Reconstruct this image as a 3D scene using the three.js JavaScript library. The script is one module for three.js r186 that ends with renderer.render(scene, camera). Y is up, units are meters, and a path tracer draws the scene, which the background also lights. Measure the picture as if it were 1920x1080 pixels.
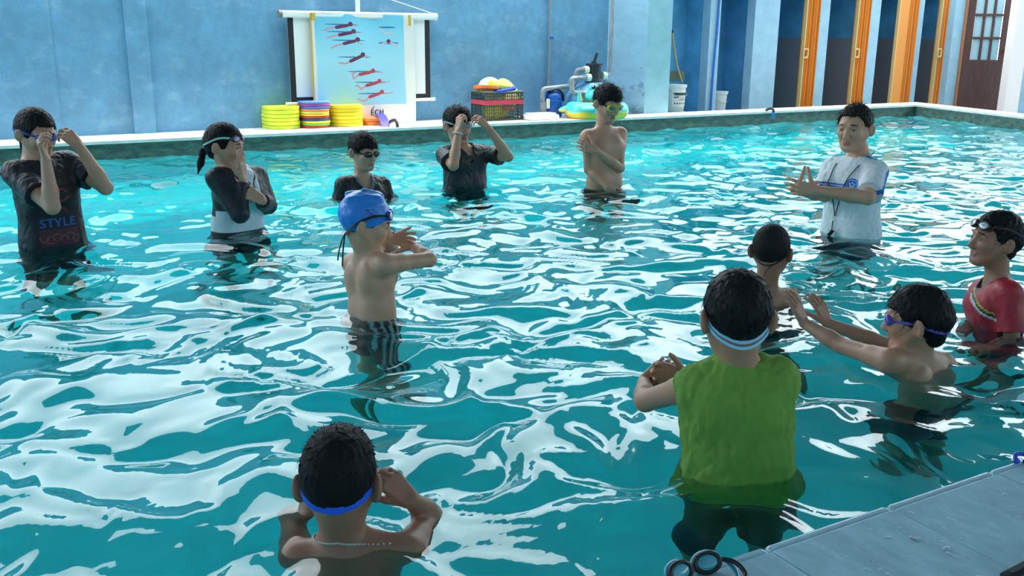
import * as THREE from 'three';
import { mergeGeometries } from 'three/addons/utils/BufferGeometryUtils.js';
import { RoundedBoxGeometry } from 'three/addons/geometries/RoundedBoxGeometry.js';
import { createNoise2D, createNoise3D } from 'simplex-noise';

// ------------------------------------------------------------------ camera, sky, exposure
const scene = new THREE.Scene();
const F = 1777, PITCH = THREE.MathUtils.degToRad(14.93), ROLL = 0.0083, EYE = 1.0;   // water level is y = 0
const camera = new THREE.PerspectiveCamera(2 * Math.atan(540 / F) * 180 / Math.PI, 16 / 9, 0.05, 100);
camera.rotation.order = 'YXZ';
camera.position.set(0, EYE, 0);
camera.rotation.set(-PITCH, 0, ROLL);
camera.updateMatrixWorld(true);
const renderer = new THREE.WebGLRenderer({ antialias: true });
renderer.toneMapping = THREE.LinearToneMapping;
renderer.toneMappingExposure = 0.72;
renderer.shadowMap.enabled = true;
scene.background = new THREE.Color().setRGB(5.7, 6.6, 6.9);          // bright overcast sky, seen only through the roof openings
const sun = new THREE.DirectionalLight(0xfff2dc, 8.0);                // hazy sun along the far wall

// ------------------------------------------------------------------ small helpers
const V = (x, y, z) => new THREE.Vector3(x, y, z);
let seedState = 12345;
const rnd = () => { seedState = (seedState + 0x6d2b79f5) | 0; let t = Math.imul(seedState ^ (seedState >>> 15), 1 | seedState); t = (t + Math.imul(t ^ (t >>> 7), 61 | t)) ^ t; return ((t ^ (t >>> 14)) >>> 0) / 4294967296; };
const n2 = createNoise2D(rnd), n3 = createNoise3D(rnd);
const lerp = THREE.MathUtils.lerp, clamp = THREE.MathUtils.clamp;
const ss = (a, b, x) => { const t = clamp((x - a) / (b - a), 0, 1); return t * t * (3 - 2 * t); };
const ray = (px, py) => V((px - 960) / F, (540 - py) / F, -1).applyQuaternion(camera.quaternion);
const onY = (px, py, y) => { const d = ray(px, py); return camera.position.clone().addScaledVector(d, (y - EYE) / d.y); };   // point of that sight line at height y
const at = (px, py, D) => { const d = ray(px, py); return camera.position.clone().addScaledVector(d, D / -d.z); };          // point of that sight line at distance D
const srgb = (r, g, b) => new THREE.Color().setRGB(r / 255, g / 255, b / 255, THREE.SRGBColorSpace);
const mat = (c, rough = 0.6, extra = {}) => new THREE.MeshPhysicalMaterial({ color: c, roughness: rough, ...extra });
const taken = {};
const numbered = (n) => { if (taken[n] === undefined) { taken[n] = 0; return n; } return n + '_' + String(++taken[n]).padStart(3, '0'); };
function mesh(name, geo, m, parent) {
  const o = new THREE.Mesh(geo, m);
  o.castShadow = o.receiveShadow = true;
  o.name = parent === scene ? numbered(name) : name;
  parent.add(o);
  return o;
}
function tag(o, label, category, group, kind) {
  if (label) o.userData.label = label;
  if (category) o.userData.category = category;
  if (group) o.userData.group = group;
  if (kind) o.userData.kind = kind;
  return o;
}
function thing(name, label, category, pos = V(0, 0, 0), turn = 0, group) {
  const o = new THREE.Group();
  o.name = numbered(name);
  o.position.copy(pos);
  o.rotation.y = turn;
  scene.add(o);
  return tag(o, label, category, group);
}
const struct = (name, geo, m, label, parent = scene) => { const o = mesh(name, geo, m, parent); if (parent === scene) tag(o, label, name.split('_')[0], null, 'structure'); return o; };
const T = (g, x, y, z, rx = 0, ry = 0, rz = 0, s = 1) => g.applyMatrix4(new THREE.Matrix4().compose(V(x, y, z), new THREE.Quaternion().setFromEuler(new THREE.Euler(rx, ry, rz)), typeof s === 'number' ? V(s, s, s) : s));
const box = (w, h, d, x = 0, y = 0, z = 0) => new THREE.BoxGeometry(w, h, d).translate(x, y, z);
const rbox = (w, h, d, r = 0.004, x = 0, y = 0, z = 0) => new RoundedBoxGeometry(w, h, d, 2, r).translate(x, y, z);
const tube = (pts, r, seg = 40, rad = 8, closed = false) => new THREE.TubeGeometry(new THREE.CatmullRomCurve3(pts, closed, 'centripetal'), seg, r, rad, closed);
const merge = (list) => mergeGeometries(list.map((g) => { g = g.index ? g.toNonIndexed() : g; for (const k of Object.keys(g.attributes)) if (!['position', 'normal', 'uv'].includes(k)) g.deleteAttribute(k); return g; }));
// metre uv from the two axes a face lies along
function worldUV(g) {
  if (g.index) g = g.toNonIndexed();
  g.computeVertexNormals();
  const p = g.attributes.position, n = g.attributes.normal, uv = new Float32Array(p.count * 2);
  for (let i = 0; i < p.count; i++) {
    const ax = Math.abs(n.getX(i)), ay = Math.abs(n.getY(i)), az = Math.abs(n.getZ(i));
    uv[i * 2] = ax > ay && ax > az ? p.getZ(i) : p.getX(i);
    uv[i * 2 + 1] = ay > ax && ay > az ? p.getZ(i) : p.getY(i);
  }
  g.setAttribute('uv', new THREE.BufferAttribute(uv, 2));
  return g;
}
// a colour texture computed from a function of (u, v) in 0..1, tileable by mirroring
function dataTex(w, h, fn, { colour = true, rep = [1, 1], wrap = THREE.MirroredRepeatWrapping } = {}) {
  const d = new Uint8Array(w * h * 4);
  for (let y = 0; y < h; y++) for (let x = 0; x < w; x++) {
    const c = fn(x / w, y / h), i = (y * w + x) * 4;
    d[i] = clamp(c[0], 0, 255); d[i + 1] = clamp(c[1], 0, 255); d[i + 2] = clamp(c[2], 0, 255); d[i + 3] = 255;
  }
  const t = new THREE.DataTexture(d, w, h);
  t.wrapS = t.wrapT = wrap;
  t.magFilter = THREE.LinearFilter;
  t.repeat.set(rep[0], rep[1]);
  if (colour) t.colorSpace = THREE.SRGBColorSpace;
  t.needsUpdate = true;
  return t;
}
const fbm = (x, y, o = 4) => { let s = 0, a = 0.5; for (let i = 0; i < o; i++) { s += a * n2(x, y); x = x * 2.03 + 17.1; y = y * 2.03 - 9.3; a *= 0.5; } return s; };

// ------------------------------------------------------------------ signed distance meshing for bodies, hair and cloth
// primitives: c = tapered capsule {a, b, ra, rb}, e = ellipsoid {c, r, q}; k = blend width, sub = carve, cut = [point, direction] flat end
class Prim {
  constructor(o) {
    this.a = o.a ?? null; this.b = o.b ?? null; this.c = o.c ?? null; this.r = o.r ?? null; this.q = o.q ?? null;
    this.ra = o.ra ?? 0; this.rb = o.rb ?? o.ra ?? 0; this.k = o.k ?? 0.02; this.sub = !!o.sub; this.tag = o.tag ?? ''; this.col = o.col ?? null; this.cut = o.cut ?? null;
    this.t = o.a ? 0 : 1;
    this.x = 0; this.y = 0; this.z = 0; this.dx = 0; this.dy = 0; this.dz = 0; this.il = 0; this.dr = 0; this.rx = 1; this.ry = 1; this.rz = 1;
    this.m0 = 1; this.m1 = 0; this.m2 = 0; this.m3 = 0; this.m4 = 1; this.m5 = 0; this.m6 = 0; this.m7 = 0; this.m8 = 1; this.rmin = 0;
    this.flat = o.cut ? 1 : 0; this.cx = 0; this.cy = 0; this.cz = 0; this.nx = 0; this.ny = 0; this.nz = 0;
    if (o.a) {
      this.x = o.a.x; this.y = o.a.y; this.z = o.a.z; this.dx = o.b.x - o.a.x; this.dy = o.b.y - o.a.y; this.dz = o.b.z - o.a.z;
      this.il = 1 / Math.max(this.dx * this.dx + this.dy * this.dy + this.dz * this.dz, 1e-9); this.dr = this.rb - this.ra;
    } else {
      const m = new THREE.Matrix4().makeRotationFromQuaternion((o.q ?? new THREE.Quaternion()).clone().invert()).elements;
      this.x = o.c.x; this.y = o.c.y; this.z = o.c.z; this.rx = 1 / o.r.x; this.ry = 1 / o.r.y; this.rz = 1 / o.r.z; this.rmin = Math.min(o.r.x, o.r.y, o.r.z);
      this.m0 = m[0]; this.m1 = m[4]; this.m2 = m[8]; this.m3 = m[1]; this.m4 = m[5]; this.m5 = m[9]; this.m6 = m[2]; this.m7 = m[6]; this.m8 = m[10];
    }
    if (o.cut) { this.cx = o.cut[0].x; this.cy = o.cut[0].y; this.cz = o.cut[0].z; this.nx = o.cut[1].x; this.ny = o.cut[1].y; this.nz = o.cut[1].z; }
  }
}
const prim = (o) => new Prim(o);
function pd(o, x, y, z) {
  const px = x - o.x, py = y - o.y, pz = z - o.z;
  let d;
  if (o.t === 0) {
    let h = (px * o.dx + py * o.dy + pz * o.dz) * o.il;
    h = h < 0 ? 0 : h > 1 ? 1 : h;
    const qx = px - o.dx * h, qy = py - o.dy * h, qz = pz - o.dz * h;
    d = Math.sqrt(qx * qx + qy * qy + qz * qz) - o.ra - o.dr * h;
  } else {
    const a = (o.m0 * px + o.m1 * py + o.m2 * pz) * o.rx, b = (o.m3 * px + o.m4 * py + o.m5 * pz) * o.ry, c = (o.m6 * px + o.m7 * py + o.m8 * pz) * o.rz;
    const k0 = Math.sqrt(a * a + b * b + c * c), a1 = a * o.rx, b1 = b * o.ry, c1 = c * o.rz, k1 = Math.sqrt(a1 * a1 + b1 * b1 + c1 * c1);
    d = k1 > 1e-9 ? k0 * (k0 - 1) / k1 : -o.rmin;
  }
  if (o.flat) { const e = (x - o.cx) * o.nx + (y - o.cy) * o.ny + (z - o.cz) * o.nz; if (e > d) d = e; }
  return d;
}
function field(list, x, y, z) {
  let d = 1e3;
  for (const o of list) {
    let e = pd(o, x, y, z);
    const k = o.k;
    if (o.sub) { e = -e; const h = k - Math.abs(d - e); d = Math.max(d, e) + (h > 0 ? h * h / (4 * k) : 0); } else { const h = k - Math.abs(d - e); d = Math.min(d, e) - (h > 0 ? h * h / (4 * k) : 0); }
  }
  return d;
}
// surface nets over a sparse block grid; post(d, x, y, z) may cut or roughen the field
function skin(list, h, post, colour) {
  const lo = V(1e9, 1e9, 1e9), hi = V(-1e9, -1e9, -1e9);
  for (const o of list) {
    if (o.sub) continue;
    const r = o.t === 0 ? Math.max(o.ra, o.rb) : Math.max(o.r.x, o.r.y, o.r.z);
    for (const c of o.t === 0 ? [o.a, o.b] : [o.c]) { lo.min(V(c.x - r, c.y - r, c.z - r)); hi.max(V(c.x + r, c.y + r, c.z + r)); }
  }
  lo.subScalar(0.03); hi.addScalar(0.03);
  const B = 4, nb = [0, 1, 2].map((i) => Math.ceil((hi.getComponent(i) - lo.getComponent(i)) / h / B) + 1), N = nb.map((b) => b * B);
  const sx = 1, sy = N[0], sz = N[0] * N[1], total = N[0] * N[1] * N[2];
  const val = new Float32Array(total), vid = new Int32Array(total).fill(-1), half = h * B * 0.5 * 1.7321;
  const lists = new Array(nb[0] * nb[1] * nb[2]);
  const f = (l, x, y, z) => { const d = field(l, x, y, z); return post ? post(d, x, y, z) : d; };
  const pos = [], nor = [], col = [], idx = [];
  for (let bz = 0; bz < nb[2]; bz++) for (let by = 0; by < nb[1]; by++) for (let bx = 0; bx < nb[0]; bx++) {
    const cx = lo.x + (bx + 0.5) * B * h, cy = lo.y + (by + 0.5) * B * h, cz = lo.z + (bz + 0.5) * B * h, d = f(list, cx, cy, cz);
    const on = Math.abs(d) < half * 1.25 + 0.012;
    const l = on ? list.filter((o) => pd(o, cx, cy, cz) < half + o.k + 0.012) : null;
    if (on) lists[(bz * nb[1] + by) * nb[0] + bx] = l;
    for (let k = 0; k < B; k++) for (let j = 0; j < B; j++) for (let i = 0; i < B; i++) {
      const X = bx * B + i, Y = by * B + j, Z = bz * B + k;
      val[X + Y * sy + Z * sz] = on ? f(l, lo.x + X * h, lo.y + Y * h, lo.z + Z * h) : Math.sign(d) || 1;
    }
  }
  const E = [[0, 1], [2, 3], [4, 5], [6, 7], [0, 2], [1, 3], [4, 6], [5, 7], [0, 4], [1, 5], [2, 6], [3, 7]], off = [];
  for (let c = 0; c < 8; c++) off.push((c & 1) * sx + ((c >> 1) & 1) * sy + ((c >> 2) & 1) * sz);
  for (let bz = 0; bz < nb[2]; bz++) for (let by = 0; by < nb[1]; by++) for (let bx = 0; bx < nb[0]; bx++) {
    const l = lists[(bz * nb[1] + by) * nb[0] + bx];
    if (!l) continue;
    for (let k = 0; k < B; k++) for (let j = 0; j < B; j++) for (let i = 0; i < B; i++) {
      const X = bx * B + i, Y = by * B + j, Z = bz * B + k;
      if (X >= N[0] - 1 || Y >= N[1] - 1 || Z >= N[2] - 1) continue;
      const c = X + Y * sy + Z * sz;
      let mask = 0;
      for (let q = 0; q < 8; q++) if (val[c + off[q]] < 0) mask |= 1 << q;
      if (mask === 0 || mask === 255) continue;
      let x = 0, y = 0, z = 0, n = 0;
      for (const [a, b] of E) {
        const va = val[c + off[a]], vb = val[c + off[b]];
        if ((va < 0) === (vb < 0)) continue;
        const t = va / (va - vb);
        x += lerp(a & 1, b & 1, t); y += lerp((a >> 1) & 1, (b >> 1) & 1, t); z += lerp((a >> 2) & 1, (b >> 2) & 1, t); n++;
      }
      x = lo.x + (X + x / n) * h; y = lo.y + (Y + y / n) * h; z = lo.z + (Z + z / n) * h;
      let gx, gy, gz;
      const e = h * 0.35;
      for (let it = 0; it < 2; it++) {
        const a = f(l, x + e, y - e, z - e), b = f(l, x - e, y - e, z + e), g = f(l, x - e, y + e, z - e), q = f(l, x + e, y + e, z + e);
        gx = a - b - g + q; gy = -a - b + g + q; gz = -a + b - g + q;
        const len = Math.hypot(gx, gy, gz) || 1;
        gx /= len; gy /= len; gz /= len;
        if (it === 0) { const d = clamp((a + b + g + q) / 4, -h * 0.5, h * 0.5); x -= gx * d; y -= gy * d; z -= gz * d; }
      }
      vid[c] = pos.length / 3;
      pos.push(x, y, z); nor.push(gx, gy, gz);
      if (colour) { const cc = colour(x, y, z, l); col.push(cc.r, cc.g, cc.b); }
    }
  }
  const quad = (a, b, c, d, flip) => { if (a < 0 || b < 0 || c < 0 || d < 0) return; if (flip) idx.push(a, c, b, a, d, c); else idx.push(a, b, c, a, c, d); };
  for (let Z = 1; Z < N[2] - 1; Z++) for (let Y = 1; Y < N[1] - 1; Y++) for (let X = 1; X < N[0] - 1; X++) {
    const c = X + Y * sy + Z * sz;
    if (vid[c] < 0) continue;
    const s = val[c] < 0;
    if (s !== val[c + sx] < 0) quad(vid[c], vid[c - sy], vid[c - sy - sz], vid[c - sz], s);
    if (s !== val[c + sy] < 0) quad(vid[c], vid[c - sz], vid[c - sz - sx], vid[c - sx], s);
    if (s !== val[c + sz] < 0) quad(vid[c], vid[c - sx], vid[c - sx - sy], vid[c - sy], s);
  }
  // the quads above are wound by the sign of their lower corner; turn any triangle that faces against its normals
  for (let i = 0; i < idx.length; i += 3) {
    const [a, b, c] = [idx[i] * 3, idx[i + 1] * 3, idx[i + 2] * 3];
    const ux = pos[b] - pos[a], uy = pos[b + 1] - pos[a + 1], uz = pos[b + 2] - pos[a + 2], vx = pos[c] - pos[a], vy = pos[c + 1] - pos[a + 1], vz = pos[c + 2] - pos[a + 2];
    const d = (uy * vz - uz * vy) * nor[a] + (uz * vx - ux * vz) * nor[a + 1] + (ux * vy - uy * vx) * nor[a + 2];
    if (d < 0) { const t = idx[i + 1]; idx[i + 1] = idx[i + 2]; idx[i + 2] = t; }
  }
  const g = new THREE.BufferGeometry();
  g.setAttribute('position', new THREE.Float32BufferAttribute(pos, 3));
  g.setAttribute('normal', new THREE.Float32BufferAttribute(nor, 3));
  if (colour) g.setAttribute('color', new THREE.Float32BufferAttribute(col, 3));
  g.setIndex(idx);
  return g;
}

// ------------------------------------------------------------------ layout of the pool (all in metres)
const CH = 0.15;                                                       // coping height above the water
const P0 = onY(0, 273, CH), PB = onY(1717, 196, CH), PR = onY(1920, 219, CH), PN1 = onY(1380, 1048, CH), PN2 = onY(1920, 865, CH);
const flat = (v) => V(v.x, 0, v.z);
const eF = flat(PB).sub(flat(P0)).normalize(), nF = V(eF.z, 0, -eF.x);  // along the far edge, and away from the pool
const eR = flat(PR).sub(flat(PB)).normalize(), eN = flat(PN2).sub(flat(PN1)).normalize();
const turnF = Math.atan2(-eF.z, eF.x), turnN = Math.atan2(-eN.z, eN.x);
const nN = V(-eN.z, 0, eN.x);                                          // from the near edge towards the deck
const cross2 = (a, b) => a.x * b.z - a.z * b.x;
const meet = (p, d, q, e) => p.clone().addScaledVector(d, cross2(q.clone().sub(p), e) / cross2(d, e));
const cA = flat(P0).addScaledVector(eF, -4.5), cB = flat(PB), cC = meet(cB, eR, flat(PN1), eN), cD = meet(cA, nF, flat(PN1), eN);
const farAt = (px, off = 0) => {                                       // the point of the line parallel to the far edge that is seen at that column
  let lo = -6, hi = 26;
  const q = (t) => flat(P0).addScaledVector(eF, t).addScaledVector(nF, off).setY(CH);
  for (let i = 0; i < 50; i++) { const m = (lo + hi) / 2, p = q(m).project(camera); if ((p.x * 0.5 + 0.5) * 1920 < px) lo = m; else hi = m; }
  return flat(q(lo));
};
function slab(pts, y0, y1) {                                           // prism over a polygon of the ground plan
  const s = new THREE.Shape(pts.map((p) => new THREE.Vector2(p.x, -p.z)));
  const g = new THREE.ExtrudeGeometry(s, { depth: y1 - y0, bevelEnabled: false });
  g.rotateX(-Math.PI / 2).translate(0, y0, 0);
  return worldUV(g);
}
const along = (p, d, a, d2, b) => { const q = p.clone().addScaledVector(d, a); if (d2) q.addScaledVector(d2, b); return q; };
const floorDepth = (p) => -0.78 - 0.24 * ss(0.2, 3.8, -p.clone().sub(flat(PN1)).dot(nN));    // shallower near the deck

// ------------------------------------------------------------------ surface materials
const paintTex = dataTex(1024, 1024, (u, v) => {
  const a = fbm(u * 5, v * 5, 5), b = fbm(u * 22 + 40, v * 16, 3), c = fbm(u * 90, v * 60 + 7, 2), sp = n2(u * 130 + 3, v * 130) > 0.93 && n2(u * 11, v * 11 + 90) > 0.15 ? 1 : 0;
  const w = ss(0.18, 0.5, fbm(u * 7 + 60, v * 9, 4)), k = 1 + a * 0.09 + b * 0.05 + c * 0.035;
  return [(99 + w * 14) * k - sp * 45, (149 + w * 7) * k - sp * 50, (181 + w * 3) * k - sp * 60];
}, { rep: [0.4, 0.4] });
const M = {}, C0 = srgb;
M.wall = mat(0xffffff, 0.75, { map: paintTex });
const stain = (r, g, b) => dataTex(512, 512, (u, v) => {
  const a = fbm(u * 6, v * 6, 5), chip = fbm(u * 26 + 5, v * 20, 3) > 0.56 ? 0.8 : 0, m = ss(0.25, 0.6, fbm(u * 4 + 30, v * 3.2, 4)), k = 1 + a * 0.06;
  return [lerp(lerp(r * k, 120, m * 0.3), 205, chip), lerp(lerp(g * k, 180, m * 0.3), 190, chip), lerp(lerp(b * k, 185, m * 0.3), 165, chip)];
}, { rep: [0.7, 0.7] });
M.pier = mat(0xffffff, 0.7, { map: stain(146, 182, 204) });
M.pierGreen = mat(0xffffff, 0.7, { map: stain(140, 184, 198) });
const moldTex = (r, g, b) => dataTex(512, 1024, (u, v) => {           // dark green mould and rust chips low on the damp corner
  const a = fbm(u * 6, v * 12, 5), f = fbm(u * 10 + 3, v * 9, 5), hgt = ss(0.36, 0.05, v), m = 0.75 * ss(0.0, 0.4, f + hgt * 0.5 - 0.38) * (0.5 + 0.5 * ss(-0.2, 0.3, fbm(u * 40, v * 70, 3))), rust = fbm(u * 22, v * 40, 3) > 0.62 - hgt * 0.2 ? 0.7 : 0, k = 1 + a * 0.07;
  return [lerp(lerp(r * k, 58, m * 0.7), 176, rust), lerp(lerp(g * k, 88, m * 0.7), 132, rust), lerp(lerp(b * k, 78, m * 0.7), 92, rust)];
}, { rep: [0.5, 0.5] });
M.damp = mat(0xffffff, 0.7, { map: moldTex(142, 180, 202) });
M.deepBlue = mat(0xffffff, 0.7, { map: dataTex(256, 256, (u, v) => { const k = 1 + fbm(u * 5, v * 5, 4) * 0.14; return [92 * k, 166 * k, 210 * k]; }, { rep: [0.5, 0.5] }) });
M.dado = mat(srgb(138, 138, 146), 0.6);
M.coping = mat(0xffffff, 0.35, { map: dataTex(512, 512, (u, v) => { const k = 1 + fbm(u * 9, v * 9, 5) * 0.07; return [236 * k, 236 * k, 234 * k]; }, { rep: [0.8, 0.8] }) });
M.fascia = mat(0xffffff, 0.6, { map: dataTex(1024, 256, (u, v) => {
  const a = fbm(u * 14, v * 8, 5), b = fbm(u * 60, v * 40, 3), g = ss(-0.1, 0.4, fbm(u * 5 + 9, v * 9, 3)), k = 1 + a * 0.28 + b * 0.16;
  return [lerp(82, 94, g) * k, lerp(104, 112, g) * k, lerp(98, 98, g) * k];
}, { rep: [0.5, 1.6] }) });
M.poolTile = mat(0xffffff, 0.6, { map: dataTex(512, 512, (u, v) => { const k = 1 + fbm(u * 4, v * 4, 4) * 0.08; return [150 * k, 236 * k, 240 * k]; }, { rep: [0.4, 0.4] }) });
M.concrete = mat(0xffffff, 0.8, { map: dataTex(512, 512, (u, v) => { const k = 1 + fbm(u * 6, v * 6, 5) * 0.25; return [150 * k, 156 * k, 156 * k]; }, { rep: [0.5, 0.5] }) });
M.roof = mat(srgb(112, 132, 142), 0.8);

// ------------------------------------------------------------------ the setting
const WALLTOP = 1.9, FARTOP = 1.85;
// far wall, slightly out of parallel with the pool
const w0 = flat(onY(0, 262, CH)), w1 = farAt(1135, 0.74), eW = w1.clone().sub(w0).normalize(), nW = V(eW.z, 0, -eW.x), wL = along(w0, eW, -6.5);
struct('wall_far', slab([wL, w1, along(w1, nW, 0.22), along(wL, nW, 0.22)], -0.15, FARTOP), M.wall, 'mottled light blue painted far wall');
const wallPx = (px, off = 0) => { let lo = -8, hi = 12; for (let i = 0; i < 50; i++) { const m = (lo + hi) / 2, p = along(w0, eW, m, nW, off).setY(CH).project(camera); if ((p.x * 0.5 + 0.5) * 1920 < px) lo = m; else hi = m; } return along(w0, eW, lo, nW, off); };
{ // flat pilaster on the far wall
  const a = wallPx(254, -0.035), b = wallPx(294, -0.035);
  struct('trim_1', slab([a, b, along(b, nW, 0.04), along(a, nW, 0.04)], CH, FARTOP), M.wall, 'flat pilaster on the far wall');
  const c = wallPx(119, -0.006), d = along(c, eW, 1.0);
  struct('trim_2', slab([along(c, eW, -2.2), c, along(c, nW, 0.01), along(along(c, eW, -2.2), nW, 0.01)], CH, FARTOP), M.wall, 'plaster layer edge on the far wall');
}
// pillar that closes the far wall on the right
const r1 = farAt(1207, 0.32), r2 = farAt(1252, 0.32);
struct('wall_return', slab([w1, r1, along(r1, nF, 0.9), along(w1, nF, 0.5)], -0.15, WALLTOP), M.damp, 'pale blue return wall at the end of the far wall');
struct('wall_pillar', slab([r1, r2, along(r2, nF, 0.9), along(r1, nF, 0.9)], -0.15, WALLTOP), M.pierGreen, 'pale green blue pillar beside the filter tank');
// changing cubicle row
const FO = 0.95, CD = 0.95;
const piers = [[1322, 1341], [1404, 1449], [1521, 1541], [1613, 1634], [1701, 1714], [1768, 1789]];
piers.forEach(([a, b], i) => {
  const p = farAt(a, FO), q = farAt(b, FO);
  struct('wall_pier_' + (i + 1), slab([p, q, along(q, nF, 0.14), along(p, nF, 0.14)], -0.15, WALLTOP), M.pier, 'pale blue pier of the changing cubicles');
  const m0 = along(p.clone().lerp(q, 0.5), nF, 0.14), hw = 0.05, side = [along(m0, eF, -hw), along(m0, eF, hw), along(along(m0, eF, hw), nF, CD - 0.14), along(along(m0, eF, -hw), nF, CD - 0.14)];
  struct('wall_partition_' + (i + 1), slab(side, i < 2 ? -0.15 : 1.0, WALLTOP), M.deepBlue, 'deep blue partition between the cubicles');
  if (i >= 2) struct('wall_partition_foot_' + (i + 1), slab(side, -0.15, 1.0), M.dado, 'grey lower part of a cubicle partition');
});
{
  const p = along(r2, nF, 0.85), q = farAt(1410, FO + CD - 0.1), z = farAt(1800, FO + CD);
  struct('wall_recess', slab([p, q, along(q, nF, 0.1), along(p, nF, 0.2)], -0.15, WALLTOP), M.deepBlue, 'deep blue back wall of the open recesses');
  const a = farAt(1400, FO + CD);
  struct('wall_cubicle', slab([a, z, along(z, nF, 0.12), along(a, nF, 0.12)], -0.15, WALLTOP), M.deepBlue, 'deep blue back wall of the changing cubicles');
  struct('wall_dado', slab([along(farAt(1449, FO + CD), nF, -0.02), along(z, nF, -0.02), z, farAt(1449, FO + CD)], -0.15, 1.0), M.dado, 'grey painted lower wall inside the cubicles');
}
struct('ceiling_cubicle_added', slab([along(r2, nF, 0.3), farAt(1800, FO - 0.05), farAt(1800, FO + CD + 0.1), along(r2, nF, FO + CD - 0.2)], WALLTOP, WALLTOP + 0.1), M.concrete, 'added unseen concrete slab shading the changing cubicles');  // out of view, added to darken the cubicle interiors
// frontal wall with the brown door, and the post before it
const dz = 13.9, at0 = (px, D, y = CH) => { const p = at(px, 150, D); return V(p.x, y, p.z); };
{
  const a = at0(1775, dz), b = at0(1793, dz), c = at0(1888, dz), d = at0(2250, dz);
  struct('wall_door_side', slab([a, b, V(b.x, 0, b.z - 0.2), V(a.x, 0, a.z - 0.2)], -0.15, WALLTOP), M.pier, 'pale blue wall beside the brown door');
  struct('wall_door_end', slab([c, d, V(d.x, 0, d.z - 0.2), V(c.x, 0, c.z - 0.2)], -0.15, WALLTOP), M.pier, 'pale blue wall beyond the white post');
  struct('wall_door_head', slab([b, c, V(c.x, 0, c.z - 0.2), V(b.x, 0, b.z - 0.2)], 1.75, WALLTOP), M.pier, 'pale blue wall above the brown door');
  const e = at0(1890, 13.3), f = at0(1916, 13.3);
  struct('wall_post', slab([e, f, V(f.x, 0, f.z - 0.2), V(e.x, 0, e.z - 0.2)], -0.15, WALLTOP), mat(C0(236, 228, 228), 0.6), 'white square post at the pool corner');
}
// pool shell
const shell = (p, q, n) => slab([p, q, along(q, n, 0.25), along(p, n, 0.25)], -1.4, CH - 0.025);
const nR = V(-eR.z, 0, eR.x).multiplyScalar(eR.x > 0 ? 1 : 1);
if (nR.x < 0) nR.negate();
struct('wall_pool_far', shell(along(cA, eF, -0.3), cB, nF), M.fascia, 'dark mottled pool rim on the far side');
struct('wall_pool_right', shell(cB, along(cC, eR, 0.3), nR), M.fascia, 'dark mottled pool rim on the right side');
struct('wall_pool_near', shell(along(cD, eN, -0.3), along(cC, eN, 0.3), nN), M.poolTile, 'turquoise pool wall under the near deck');
struct('wall_pool_left', shell(cA, cD, V(-nF.z, 0, nF.x).dot(eF) > 0 ? eF.clone().negate() : eF.clone().negate()), M.poolTile, 'turquoise pool wall at the left end');
// turquoise lining below the water line on the far and right sides
const lining = (p, q, n) => slab([along(p, n, -0.02), along(q, n, -0.02), along(q, n, 0.02), along(p, n, 0.02)], -1.4, -0.03);
struct('trim_3', lining(cA, cB, nF), M.poolTile, 'turquoise lining of the far pool wall under water');
struct('trim_4', lining(cB, cC, nR), M.poolTile, 'turquoise lining of the right pool wall under water');
{ // sloping pool floor
  const g = new THREE.PlaneGeometry(1, 1, 60, 60), p = g.attributes.position, uv = g.attributes.uv;
  for (let i = 0; i < p.count; i++) {
    const u = p.getX(i) + 0.5, v = p.getY(i) + 0.5;
    const q = cD.clone().lerp(cC, u).lerp(cA.clone().lerp(cB, u), v);
    q.y = floorDepth(q);
    p.setXYZ(i, q.x, q.y, q.z); uv.setXY(i, q.x, q.z);
  }
  g.computeVertexNormals();
  const below = g.clone();
  below.translate(0, -0.2, 0);
  struct('floor_pool', g, M.poolTile, 'turquoise pool floor under the water');
}
// coping: far ledge up to the wall, then a narrow rim along the right half and the right side
const k1 = farAt(1140, 0), k1b = farAt(1140, 0.74);
const lip = -0.02;
struct('floor_ledge', slab([along(along(cA, eF, -2), nF, lip), along(k1, nF, lip), along(k1b, nF, 0.1), along(wL, nW, 0.1)], CH - 0.025, CH), M.coping, 'white tiled ledge along the far wall');
const rimTurn = meet(along(cB, nF, 0.34), eF, along(cB, nR, 0.34), eR);
struct('trim_5', slab([along(k1, nF, lip), along(cB, nF, lip), rimTurn, along(k1, nF, 0.34)], CH - 0.025, CH), M.coping, 'white coping strip before the changing cubicles');
struct('trim_6', slab([along(cB, nF, lip), along(along(cC, eR, 1), nR, lip), along(along(cC, eR, 1), nR, 0.34), rimTurn], CH - 0.025, CH), M.coping, 'white coping strip on the right side of the pool');
struct('wall_rim_back', slab([along(k1, nF, 0.28), along(cB, nF, 0.28), along(cB, nF, 0.33), along(k1, nF, 0.33)], -0.15, CH - 0.025), M.fascia, 'back of the pool rim');
struct('floor_outer', slab([V(-14, 0, -4), V(-14, 0, -16), V(16, 0, -16), V(16, 0, 2), along(along(cC, eR, 1), nR, 0.25), along(cB, nR, 0.25), along(cB, nF, 0.25), along(along(cA, eF, -3), nF, 0.25)], -0.3, -0.15), M.concrete, 'concrete floor outside the pool rim');
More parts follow.
